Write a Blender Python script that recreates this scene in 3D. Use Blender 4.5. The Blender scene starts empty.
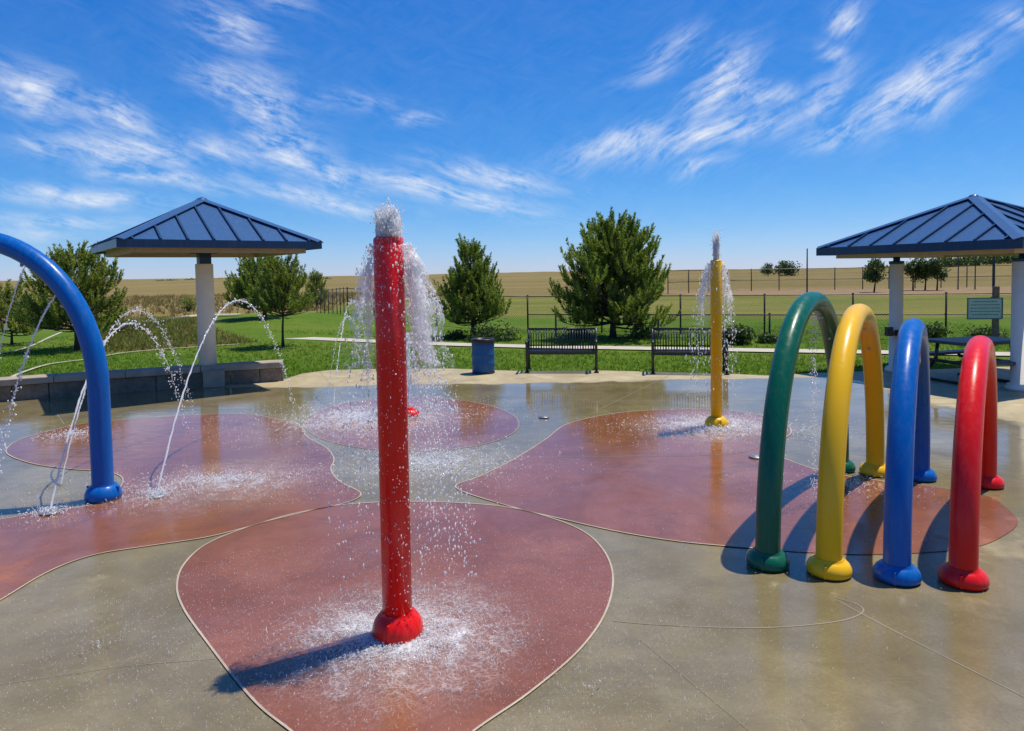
import bpy, bmesh, math, random
import numpy as np
from mathutils import Vector, Matrix
from mathutils.geometry import tessellate_polygon
R = math.radians
S = bpy.context.scene
COL = S.collection
rnd = random.Random(11)

# ------------------------------------------------------------------ camera
H = 2.0
F, CX, CY = 700.0, 512.0, 306.6
PITCH, ROLL = R(2.75), -0.016
MC = Matrix.Rotation(math.pi / 2 - PITCH, 3, 'X') @ Matrix.Rotation(ROLL, 3, 'Z')
cam = bpy.data.cameras.new('camera')
cam.lens = 36 * F / 1024
cam.shift_y = -(365.5 - CY) / 1024
cam.clip_end = 20000
cam.clip_start = 0.05
co = bpy.data.objects.new('camera', cam)
COL.objects.link(co)
co.matrix_world = Matrix.Translation((0, 0, H)) @ MC.to_4x4()
S.camera = co


def ray(px, py):
    return MC @ Vector(((px - CX) / F, -(py - CY) / F, -1))


def G(px, py, z=0.0):
    """ground point seen at a pixel of the survey photo"""
    d = ray(px, py)
    t = (z - H) / d.z
    return Vector((d.x * t, d.y * t, z))


def HZ(px, py, Y):
    """height of the point seen at a pixel that stands Y metres off"""
    d = ray(px, py)
    return H + d.z * Y / d.y


# ------------------------------------------------------------------ helpers
def tag(o, label=None, cat=None, group=None, kind=None):
    if label: o['label'] = label
    if cat: o['category'] = cat
    if group: o['group'] = group
    if kind: o['kind'] = kind
    return o


def empty(name, loc, rz=0.0):
    o = bpy.data.objects.new(name, None)
    o.location = loc
    o.rotation_euler = (0, 0, rz)
    o.empty_display_size = 0.2
    COL.objects.link(o)
    return o


class MB:
    def __init__(s):
        s.v, s.f, s.sm, s.tint = [], [], [], []

    def add(s, vs, fs, smooth=False, tint=0.5):
        n = len(s.v)
        s.v.extend([tuple(v) for v in vs])
        for f in fs:
            s.f.append([i + n for i in f])
            s.sm.append(smooth)
            s.tint.append(tint)

    def box(s, c, d, rz=0.0, M=None):
        hx, hy, hz = d[0] / 2, d[1] / 2, d[2] / 2
        vs = [Vector((x, y, z)) for x in (-hx, hx) for y in (-hy, hy) for z in (-hz, hz)]
        if M is None: M = Matrix.Rotation(rz, 3, 'Z')
        vs = [M @ v + Vector(c) for v in vs]
        s.add(vs, [(0, 1, 3, 2), (4, 6, 7, 5), (0, 4, 5, 1), (2, 3, 7, 6), (0, 2, 6, 4), (1, 5, 7, 3)])

    def tube(s, pts, rad, n=10, cap=True, smooth=True, tint=0.5):
        pts = [Vector(p) for p in pts]
        k = len(pts)
        if not hasattr(rad, '__len__'): rad = [rad] * k
        t0 = (pts[1] - pts[0]).normalized()
        up = Vector((0, 0, 1)) if abs(t0.z) < 0.9 else Vector((0, 1, 0))
        u = t0.cross(up).normalized()
        vs = []
        for i in range(k):
            a, b = pts[max(i - 1, 0)], pts[min(i + 1, k - 1)]
            t = (b - a)
            t = t.normalized() if t.length > 1e-9 else t0
            u = (u - t * u.dot(t))
            u = u.normalized() if u.length > 1e-6 else t.orthogonal().normalized()
            w = t.cross(u)
            for j in range(n):
                q = 2 * math.pi * j / n
                vs.append(pts[i] + (u * math.cos(q) + w * math.sin(q)) * rad[i])
        fs = []
        for i in range(k - 1):
            for j in range(n):
                a, b = i * n + j, i * n + (j + 1) % n
                fs.append((a, b, b + n, a + n))
        s.add(vs, fs, smooth, tint)
        if cap:
            m = len(s.v) - k * n
            s.f.append([m + j for j in range(n)][::-1]); s.sm.append(False); s.tint.append(tint)
            m = len(s.v) - n
            s.f.append([m + j for j in range(n)]); s.sm.append(False); s.tint.append(tint)

    def lathe(s, prof, c=(0, 0, 0), n=32, smooth=True):
        vs, fs = [], []
        for r, z in prof:
            for j in range(n):
                q = 2 * math.pi * j / n
                vs.append((c[0] + r * math.cos(q), c[1] + r * math.sin(q), c[2] + z))
        for i in range(len(prof) - 1):
            for j in range(n):
                a, b = i * n + j, i * n + (j + 1) % n
                fs.append((a, b, b + n, a + n))
        s.add(vs, fs, smooth)
        if prof[0][0] > 1e-4:
            m = len(s.v) - len(prof) * n
            s.f.append([m + j for j in range(n)][::-1]); s.sm.append(False); s.tint.append(.5)
        if prof[-1][0] > 1e-4:
            m = len(s.v) - n
            s.f.append([m + j for j in range(n)]); s.sm.append(False); s.tint.append(.5)

    def drop(s, c, r, st=(1, 1, 1)):
        c = Vector(c)
        s.add([(c.x + v[0] * r * st[0], c.y + v[1] * r * st[1], c.z + v[2] * r * st[2]) for v in ICO_V], ICO_F, True)

    def build(s, name, mat, parent=None, tint=False, bevel=0.0):
        me = bpy.data.meshes.new(name)
        me.from_pydata(s.v, [], s.f)
        me.polygons.foreach_set('use_smooth', s.sm)
        if tint:
            a = me.attributes.new('tint', 'FLOAT', 'FACE')
            a.data.foreach_set('value', s.tint)
        me.materials.append(mat)
        me.update()
        o = bpy.data.objects.new(name, me)
        COL.objects.link(o)
        if parent: o.parent = parent
        if bevel:
            b = o.modifiers.new('bevel', 'BEVEL')
            b.width = bevel; b.segments = 2; b.limit_method = 'ANGLE'; b.angle_limit = R(40)
        return o


_p = (1 + 5 ** .5) / 2
_l = (1 + _p * _p) ** .5
ICO_V = [(x / _l, y / _l, z / _l) for x, y, z in [(-1, _p, 0), (1, _p, 0), (-1, -_p, 0), (1, -_p, 0), (0, -1, _p), (0, 1, _p), (0, -1, -_p), (0, 1, -_p), (_p, 0, -1), (_p, 0, 1), (-_p, 0, -1), (-_p, 0, 1)]]
ICO_F = [(0, 11, 5), (0, 5, 1), (0, 1, 7), (0, 7, 10), (0, 10, 11), (1, 5, 9), (5, 11, 4), (11, 10, 2), (10, 7, 6), (7, 1, 8), (3, 9, 4), (3, 4, 2), (3, 2, 6), (3, 6, 8), (3, 8, 9), (4, 9, 5), (2, 4, 11), (6, 2, 10), (8, 6, 7), (9, 8, 1)]


def catmull(pts, n=8, closed=True):
    out, k = [], len(pts)
    rng = range(k) if closed else range(k - 1)
    for i in rng:
        if closed:
            p0, p1, p2, p3 = pts[i - 1], pts[i], pts[(i + 1) % k], pts[(i + 2) % k]
        else:
            p0, p1, p2, p3 = pts[max(i - 1, 0)], pts[i], pts[i + 1], pts[min(i + 2, k - 1)]
        for j in range(n):
            t = j / n
            out.append(tuple(0.5 * (2 * b + (c - a) * t + (2 * a - 5 * b + 4 * c - d) * t * t + (3 * b - a - 3 * c + d) * t ** 3) for a, b, c, d in zip(p0, p1, p2, p3)))
    if not closed: out.append(tuple(pts[-1]))
    return out


# ------------------------------------------------------------------ materials
class NT:
    def __init__(s, name):
        s.m = bpy.data.materials.new(name)
        s.m.use_nodes = True
        s.t = s.m.node_tree
        s.n, s.l = s.t.nodes, s.t.links
        s.b = s.n['Principled BSDF']
        s.out = s.n['Material Output']

    def new(s, typ, **k):
        n = s.n.new(typ)
        for a, b in k.items(): setattr(n, a, b)
        return n

    def link(s, a, b): s.l.new(a, b)

    def set(s, sock, v):
        if hasattr(v, 'is_output'): s.l.new(v, sock)
        else: sock.default_value = v

    def math(s, op, a, b=0.0, c=0.0, clamp=False):
        n = s.new('ShaderNodeMath', operation=op, use_clamp=clamp)
        for i, v in enumerate((a, b, c)): s.set(n.inputs[i], v)
        return n.outputs[0]

    def noise(s, scale, detail=4, rough=.55, vec=None, dist=0.0):
        n = s.new('ShaderNodeTexNoise')
        n.inputs['Scale'].default_value = scale
        n.inputs['Detail'].default_value = detail
        n.inputs['Roughness'].default_value = rough
        n.inputs['Distortion'].default_value = dist
        if vec is None: vec = s.pos()
        s.link(vec, n.inputs['Vector'])
        return n.outputs[0]

    def pos(s):
        if not hasattr(s, '_g'): s._g = s.new('ShaderNodeNewGeometry')
        return s._g.outputs['Position']

    def objco(s):
        if not hasattr(s, '_o'): s._o = s.new('ShaderNodeTexCoord')
        return s._o.outputs['Object']

    def mapped(s, vec, scale=(1, 1, 1), rot=(0, 0, 0)):
        n = s.new('ShaderNodeMapping')
        s.link(vec, n.inputs[0])
        n.inputs['Scale'].default_value = scale
        n.inputs['Rotation'].default_value = rot
        return n.outputs[0]

    def ramp(s, fac, stops):
        n = s.new('ShaderNodeValToRGB')
        e = n.color_ramp.elements
        while len(e) < len(stops): e.new(0.5)
        for i, (p, c) in enumerate(stops):
            e[i].position = p
            e[i].color = (c, c, c, 1) if not hasattr(c, '__len__') else tuple(c) + (1,)
        s.link(fac, n.inputs[0])
        return n.outputs[0]

    def mix(s, fac, a, b, typ='MIX'):
        n = s.new('ShaderNodeMix', data_type='RGBA', blend_type=typ)
        s.set(n.inputs['Factor'], fac)
        for sock, v in ((n.inputs[6], a), (n.inputs[7], b)):
            if isinstance(v, tuple) and len(v) == 3: v = v + (1,)
            s.set(sock, v)
        return n.outputs[2]

    def bump(s, h, strength=.3, dist=.01):
        n = s.new('ShaderNodeBump')
        n.inputs['Strength'].default_value = strength
        n.inputs['Distance'].default_value = dist
        s.link(h, n.inputs['Height'])
        s.link(n.outputs[0], s.b.inputs['Normal'])

    def attr(s, name, out='Fac'):
        n = s.new('ShaderNodeAttribute', attribute_name=name)
        return n.outputs[out]


def paint(name, c, rough=.27, coat=.15, dirt=.06):
    t = NT(name)
    n = t.noise(5, 5)
    g = t.noise(45, 3)
    f = t.math('MULTIPLY', t.ramp(n, [(.35, 0), (.75, 1)]), dirt)
    d = tuple(x * .55 + .02 for x in c)
    st = t.noise(1.0, 5, .65, vec=t.mapped(t.objco(), (26, 26, 2.2)), dist=.4)
    st = t.ramp(st, [(.48, 0), (.72, 1)])
    cc = t.mix(t.math('MULTIPLY', st, .035), t.mix(f, c, d), (.62, .60, .56))
    t.link(cc, t.b.inputs['Base Color'])
    t.link(t.math('MULTIPLY_ADD', st, .16, t.math('MULTIPLY_ADD', g, .22, rough - .08)), t.b.inputs['Roughness'])
    t.b.inputs['Coat Weight'].default_value = coat
    t.b.inputs['Coat Roughness'].default_value = .10
    t.b.inputs['Specular IOR Level'].default_value = .22
    t.bump(n, .06, .01)
    return t.m


def plain(name, c, c2=None, rough=.6, scale=12, metal=0.0, bump=.15, spec=.5):
    t = NT(name)
    n = t.noise(scale, 6)
    c2 = c2 or tuple(x * .7 for x in c)
    t.link(t.mix(t.ramp(n, [(.3, 0), (.7, 1)]), c2, c), t.b.inputs['Base Color'])
    t.b.inputs['Roughness'].default_value = rough
    t.b.inputs['Metallic'].default_value = metal
    t.b.inputs['Specular IOR Level'].default_value = spec
    t.bump(t.noise(scale * 6, 4), bump, .005)
    return t.m


def wet_floor(name, dry_a, dry_b, wet_mul, wet_tint):
    """broom finished concrete, partly under a thin film of water"""
    t = NT(name)
    P = t.pos()
    big = t.noise(.33, 5, .6)
    mid = t.noise(1.6, 6, .62, dist=.4)
    fine = t.noise(55, 4, .7)
    grit = t.noise(230, 2, .6)
    sep = t.new('ShaderNodeSeparateXYZ')
    t.link(P, sep.inputs[0])
    X, Y = sep.outputs[0], sep.outputs[1]
    # the pool of run-off water: wettest round the features, drying out to the right and behind
    far = t.math('SUBTRACT', Y, 12.3)
    dry1 = t.math('MULTIPLY', far, 1.2, clamp=True)
    pool = t.math('MULTIPLY', t.math('SUBTRACT', Y, 5.2), .22, clamp=True)
    pool = t.math('MULTIPLY', pool, t.math('SUBTRACT', 1.0, dry1))
    right = t.math('MULTIPLY', t.math('SUBTRACT', X, t.math('MULTIPLY_ADD', Y, -.15, 6.9)), .55, clamp=True)
    dry = t.math('MAXIMUM', dry1, right)
    w = t.math('SUBTRACT', t.math('MULTIPLY_ADD', big, 1.6, .02), t.math('MULTIPLY', dry, .9))
    w = t.math('MULTIPLY_ADD', t.math('SUBTRACT', mid, .5), .8, w)
    w = t.math('MULTIPLY_ADD', pool, .16, w)
    wet = t.ramp(w, [(.42, 0), (.62, 1)])
    puddle = t.ramp(t.math('MULTIPLY_ADD', pool, .16, t.math('MULTIPLY_ADD', mid, .5, t.math('MULTIPLY', big, .6))), [(.46, 0), (.60, 1)])
    puddle = t.math('MULTIPLY', t.math('MULTIPLY', puddle, wet), t.math('MULTIPLY_ADD', pool, .36, .64))
    damp = t.ramp(t.noise(.8, 7, .66, dist=.8), [(.44, 0), (.56, 1)])
    base = t.mix(t.ramp(mid, [(.3, 0), (.7, 1)]), dry_a, dry_b)
    base = t.mix(t.math('MULTIPLY', t.ramp(fine, [(.38, 0), (.62, 1)]), .28), base, tuple(x * .55 for x in dry_a))
    base = t.mix(t.math('MULTIPLY', t.ramp(grit, [(.53, 0), (.66, 1)]), .2), base, tuple(min(1, x * 1.5) for x in dry_b))
    base = t.mix(t.math('MULTIPLY', t.ramp(t.noise(4.2, 8, .7, dist=1.2), [(.50, 0), (.60, 1)]), .38), base, tuple(x * .6 for x in dry_b))
    base = t.mix(t.math('MULTIPLY', damp, .42), base, t.mix(1.0, base, (.60, .58, .54), 'MULTIPLY'))
    wetc = t.mix(1.0, base, wet_tint, 'MULTIPLY')
    t.link(t.mix(t.math('MULTIPLY', wet, wet_mul), base, wetc), t.b.inputs['Base Color'])
    r = t.math('MULTIPLY_ADD', wet, -.40, .62)
    r = t.math('MULTIPLY_ADD', puddle, -.16, r)
    r = t.math('MULTIPLY_ADD', t.math('SUBTRACT', fine, .5), .12, r)
    t.link(r, t.b.inputs['Roughness'])
    t.link(t.math('MULTIPLY_ADD', puddle, .40, t.math('MULTIPLY_ADD', wet, .22, .28)), t.b.inputs['Specular IOR Level'])
    # ripples on the film + broom texture where bare
    rip = t.noise(1.0, 3, .6, vec=t.mapped(P, (9, 16, 1), (0, 0, .35)), dist=.6)
    sw = t.noise(1.0, 4, .6, vec=t.mapped(P, (1.5, 5.5, 1)), dist=1.2)
    h = t.math('MULTIPLY_ADD', sw, t.math('MULTIPLY_ADD', big, 3.2, -.2), t.math('MULTIPLY', rip, .45))
    h = t.math('ADD', h, t.math('MULTIPLY', t.math('SUBTRACT', 1.0, puddle), t.math('MULTIPLY_ADD', fine, .5, t.math('MULTIPLY', grit, .35))))
    t.bump(h, .28, .005)
    return t.m


M = {}
M['red'] = paint('red_paint', (.74, .008, .006))
M['yellow'] = paint('yellow_paint', (.84, .47, .006))
M['blue'] = paint('blue_paint', (.0005, .105, .40))
M['green'] = paint('green_paint', (.002, .105, .055))
M['roof'] = paint('roof_metal', (.036, .100, .225), .30, .2, .2)
M['roof_trim'] = paint('roof_trim', (.010, .045, .105), .35, .2, .25)
M['soffit'] = plain('soffit', (.42, .36, .25), (.36, .30, .20), .7, 6)
M['post'] = plain('post_concrete', (.90, .80, .63), (.80, .71, .57), .75, 5, bump=.3)
M['dark_metal'] = plain('dark_metal', (.016, .016, .018), (.028, .026, .024), .4, 30, metal=.2)
M['bench'] = plain('bench_metal', (.008, .010, .011), (.018, .018, .018), .35, 30)
M['barrel'] = paint('barrel_paint', (.006, .085, .25), .45, .1, .4)
M['table'] = plain('table_plastic', (.028, .036, .05), (.045, .05, .06), .45, 20)
M['sign'] = plain('sign_face', (.32, .47, .40), (.27, .41, .35), .5, 8)
M['sign_ink'] = plain('sign_ink', (.06, .12, .12), None, .6)
M['wood'] = plain('weathered_wood', (.20, .14, .09), (.10, .07, .05), .85, 14)
M['steel'] = plain('nozzle_steel', (.45, .45, .44), None, .35, 30, metal=.8)
M['line'] = plain('edge_line', (.50, .42, .32), (.34, .27, .20), .6, 3)
M['joint'] = plain('joint_line', (.30, .255, .18), (.16, .14, .095), .7, 2)
M['pad'] = wet_floor('wet_concrete', (.335, .270, .138), (.54, .455, .275), 1.0, (.53, .52, .45))
M['petal'] = wet_floor('wet_red_concrete', (.345, .122, .060), (.475, .200, .112), 1.0, (.63, .60, .53))
M['path'] = plain('path_concrete', (.50, .45, .36), (.40, .36, .29), .85, 3)
M['cap'] = plain('wall_cap', (.42, .35, .26), (.27, .22, .165), .85, 4, bump=.4)


def stone_mat():
    t = NT('wall_stone')
    n1, n2 = t.noise(3.2, 6, .65), t.noise(14, 6, .7)
    c = t.mix(t.ramp(n1, [(.3, 0), (.7, 1)]), (.13, .100, .068), (.27, .205, .140))
    c = t.mix(t.math('MULTIPLY', t.ramp(n2, [(.45, 0), (.65, 1)]), .5), c, (.07, .055, .040))
    t.link(c, t.b.inputs['Base Color'])
    t.b.inputs['Roughness'].default_value = .8
    t.bump(t.math('ADD', n1, t.math('MULTIPLY', n2, .5)), .8, .03)
    return t.m


M['stone'] = stone_mat()


def water_shader(t):
    t.b.inputs['Base Color'].default_value = (.96, .97, .98, 1)
    t.b.inputs['Roughness'].default_value = .06
    t.b.inputs['IOR'].default_value = 1.33
    t.b.inputs['Transmission Weight'].default_value = .12
    tr = t.new('ShaderNodeBsdfTranslucent')
    tr.inputs[0].default_value = (.98, .99, 1, 1)
    mx = t.new('ShaderNodeMixShader')
    n = t.noise(60, 2)
    t.link(t.math('MULTIPLY_ADD', n, .3, .42), mx.inputs[0])
    t.link(t.b.outputs[0], mx.inputs[1])
    t.link(tr.outputs[0], mx.inputs[2])
    return mx.outputs[0]


def water_mat():
    t = NT('aerated_water')
    t.link(water_shader(t), t.out.inputs[0])
    return t.m


def sheet_mat():
    '''thin film of water torn into a net: cells of a Voronoi pattern are holes'''
    t = NT('water_film')
    u = t.new('ShaderNodeUVMap').outputs[0]
    fade = t.attr('fade')
    wn = t.new('ShaderNodeTexNoise')
    wn.inputs['Scale'].default_value = 16
    wn.inputs['Detail'].default_value = 4
    t.link(u, wn.inputs['Vector'])
    sb = t.new('ShaderNodeVectorMath', operation='MULTIPLY_ADD')
    t.link(wn.outputs['Color'], sb.inputs[0]); sb.inputs[1].default_value = (.05, .07, 0); t.link(u, sb.inputs[2])
    W = sb.outputs[0]

    def cells(sc):
        v = t.new('ShaderNodeTexVoronoi', feature='DISTANCE_TO_EDGE')
        v.inputs['Scale'].default_value = 1.0
        t.link(t.mapped(W, sc), v.inputs['Vector'])
        return v.outputs['Distance']
    d1, d2 = cells((34, 20, 1)), cells((80, 52, 1))
    n = t.noise(14, 4, .6, vec=u)
    n2 = t.noise(5, 3, .6, vec=u)
    th = t.math('MULTIPLY', fade, t.math('MULTIPLY_ADD', n, .60, -.10))
    a1 = t.math('MULTIPLY', t.math('SUBTRACT', th, d1), 9.0, clamp=True)
    a2 = t.math('MULTIPLY', t.math('SUBTRACT', t.math('MULTIPLY', th, .8), d2), 7.0, clamp=True)
    cut = t.math('MULTIPLY', t.math('SUBTRACT', t.math('ADD', n2, t.math('MULTIPLY', fade, .45)), .52), 6.0, clamp=True)
    al = t.math('MULTIPLY', t.math('MAXIMUM', a1, t.math('MULTIPLY', a2, .8)), cut)
    al = t.math('MULTIPLY', al, .92)
    t.bump(t.math('ADD', d1, n), .6, .01)
    sh = water_shader(t)
    tp = t.new('ShaderNodeBsdfTransparent')
    mx = t.new('ShaderNodeMixShader')
    t.link(al, mx.inputs[0]); t.link(tp.outputs[0], mx.inputs[1]); t.link(sh, mx.inputs[2])
    t.link(mx.outputs[0], t.out.inputs[0])
    return t.m


M['film'] = sheet_mat()
M['water'] = water_mat()


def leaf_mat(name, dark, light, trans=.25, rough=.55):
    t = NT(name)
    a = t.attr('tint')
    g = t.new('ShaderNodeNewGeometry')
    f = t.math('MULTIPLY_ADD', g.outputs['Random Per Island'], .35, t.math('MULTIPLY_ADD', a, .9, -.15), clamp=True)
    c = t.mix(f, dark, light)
    t.link(c, t.b.inputs['Base Color'])
    t.b.inputs['Roughness'].default_value = rough
    t.b.inputs['Specular IOR Level'].default_value = .3
    tr = t.new('ShaderNodeBsdfTranslucent')
    t.link(t.mix(1.0, c, (1.3, 1.5, .6), 'MULTIPLY'), tr.inputs[0])
    mx = t.new('ShaderNodeMixShader')
    mx.inputs[0].default_value = trans
    t.link(t.b.outputs[0], mx.inputs[1])
    t.link(tr.outputs[0], mx.inputs[2])
    t.link(mx.outputs[0], t.out.inputs[0])
    return t.m


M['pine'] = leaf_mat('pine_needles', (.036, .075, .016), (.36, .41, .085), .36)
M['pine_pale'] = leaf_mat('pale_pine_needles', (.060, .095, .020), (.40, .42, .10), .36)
M['leaf'] = leaf_mat('broad_leaves', (.020, .045, .012), (.085, .130, .028), .28)
M['grass'] = leaf_mat('lawn_grass', (.080, .155, .012), (.190, .270, .026), .4)
M['wild'] = leaf_mat('wild_grass', (.17, .125, .045), (.16, .22, .042), .35)
M['straw'] = leaf_mat('dry_grass', (.21, .145, .06), (.32, .23, .10), .35)
M['bark'] = plain('bark', (.075, .055, .040), (.035, .026, .020), .9, 18, bump=.6)


def ground_mat():
    t = NT('terrain')
    P = t.pos()
    z = t.new('ShaderNodeAttribute', attribute_name='zone')
    sp = t.new('ShaderNodeSeparateColor')
    t.link(z.outputs['Color'], sp.inputs[0])
    al = z.outputs['Alpha']
    n0 = t.noise(.011, 13, .74, vec=t.mapped(P, (.4, 1.0, 1)))
    n1 = t.noise(.12, 8, .70, vec=t.mapped(P, (.35, 1.5, 1)))
    n2 = t.noise(1.1, 6, .65)
    n3 = t.noise(9, 5, .7)
    n4 = t.noise(40, 4, .7)
    # prairie
    c = t.mix(t.ramp(n1, [(.32, 0), (.66, 1)]), (.205, .148, .050), (.295, .225, .088))
    c = t.mix(t.math('MULTIPLY', t.ramp(n0, [(.45, 0), (.60, 1)]), .60), c, (.140, .135, .038))
    c = t.mix(t.math('MULTIPLY', t.ramp(n2, [(.4, 0), (.65, 1)]), .45), c, (.135, .092, .038))
    nb = t.noise(.03, 11, .75, vec=t.mapped(P, (.3, 1.3, 1.0)))
    c = t.mix(t.math('MULTIPLY', t.ramp(nb, [(.48, 0), (.64, 1)]), .40), c, (.34, .27, .115))
    # rough field
    g = t.mix(t.ramp(n1, [(.42, 0), (.58, 1)]), (.100, .160, .016), (.25, .230, .048))
    g = t.mix(t.math('MULTIPLY', t.ramp(n2, [(.4, 0), (.7, 1)]), .5), g, (.10, .135, .022))
    g = t.mix(t.math('MULTIPLY', t.ramp(nb, [(.44, 0), (.58, 1)]), .6), g, (.23, .20, .06))
    c = t.mix(al, c, g)
    # dirt
    c = t.mix(sp.outputs[2], c, t.mix(t.ramp(n2, [(.3, 0), (.7, 1)]), (.25, .165, .085), (.32, .225, .125)))
    # wild
    w = t.mix(t.ramp(n2, [(.35, 0), (.65, 1)]), (.085, .105, .020), (.165, .120, .045))
    c = t.mix(sp.outputs[1], c, w)
    # lawn
    l = t.mix(t.ramp(n2, [(.3, 0), (.7, 1)]), (.072, .145, .010), (.120, .200, .017))
    l = t.mix(t.math('MULTIPLY', t.ramp(n1, [(.45, 0), (.60, 1)]), .55), l, (.165, .210, .030))
    c = t.mix(sp.outputs[0], c, l)
    c = t.mix(t.math('MULTIPLY', t.ramp(n3, [(.4, 0), (.7, 1)]), .35), c, t.mix(1.0, c, (.55, .6, .5), 'MULTIPLY'))
    c = t.mix(t.math('MULTIPLY', t.ramp(n4, [(.4, 0), (.7, 1)]), .4), c, t.mix(1.0, c, (.5, .55, .45), 'MULTIPLY'))
    t.link(c, t.b.inputs['Base Color'])
    t.b.inputs['Roughness'].default_value = .95
    t.b.inputs['Specular IOR Level'].default_value = .1
    t.bump(t.math('ADD', n3, t.math('MULTIPLY', n2, 2.0)), .9, .08)
    return t.m


M['terrain'] = ground_mat()


def mesh_mat():
    """woven wire: diamonds of 6 cm, wire 4 mm"""
    t = NT('chain_link')
    u = t.new('ShaderNodeUVMap')
    sp = t.new('ShaderNodeSeparateXYZ')
    t.link(u.outputs[0], sp.inputs[0])
    a = t.math('ADD', sp.outputs[0], sp.outputs[1])
    b = t.math('SUBTRACT', sp.outputs[0], sp.outputs[1])

    def wire(x):
        f = t.math('FRACT', t.math('MULTIPLY', x, 1 / .085))
        return t.math('LESS_THAN', f, .05)
    m = t.math('MAXIMUM', wire(a), wire(b))
    t.b.inputs['Base Color'].default_value = (.02, .02, .02, 1)
    t.b.inputs['Roughness'].default_value = .5
    tr = t.new('ShaderNodeBsdfTransparent')
    mx = t.new('ShaderNodeMixShader')
    t.link(m, mx.inputs[0])
    t.link(tr.outputs[0], mx.inputs[1])
    t.link(t.b.outputs[0], mx.inputs[2])
    t.link(mx.outputs[0], t.out.inputs[0])
    return t.m


M['wire'] = mesh_mat()


# ------------------------------------------------------------------ sky and sun
SUN = Vector((.335, .19, 1.0)).normalized()


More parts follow.
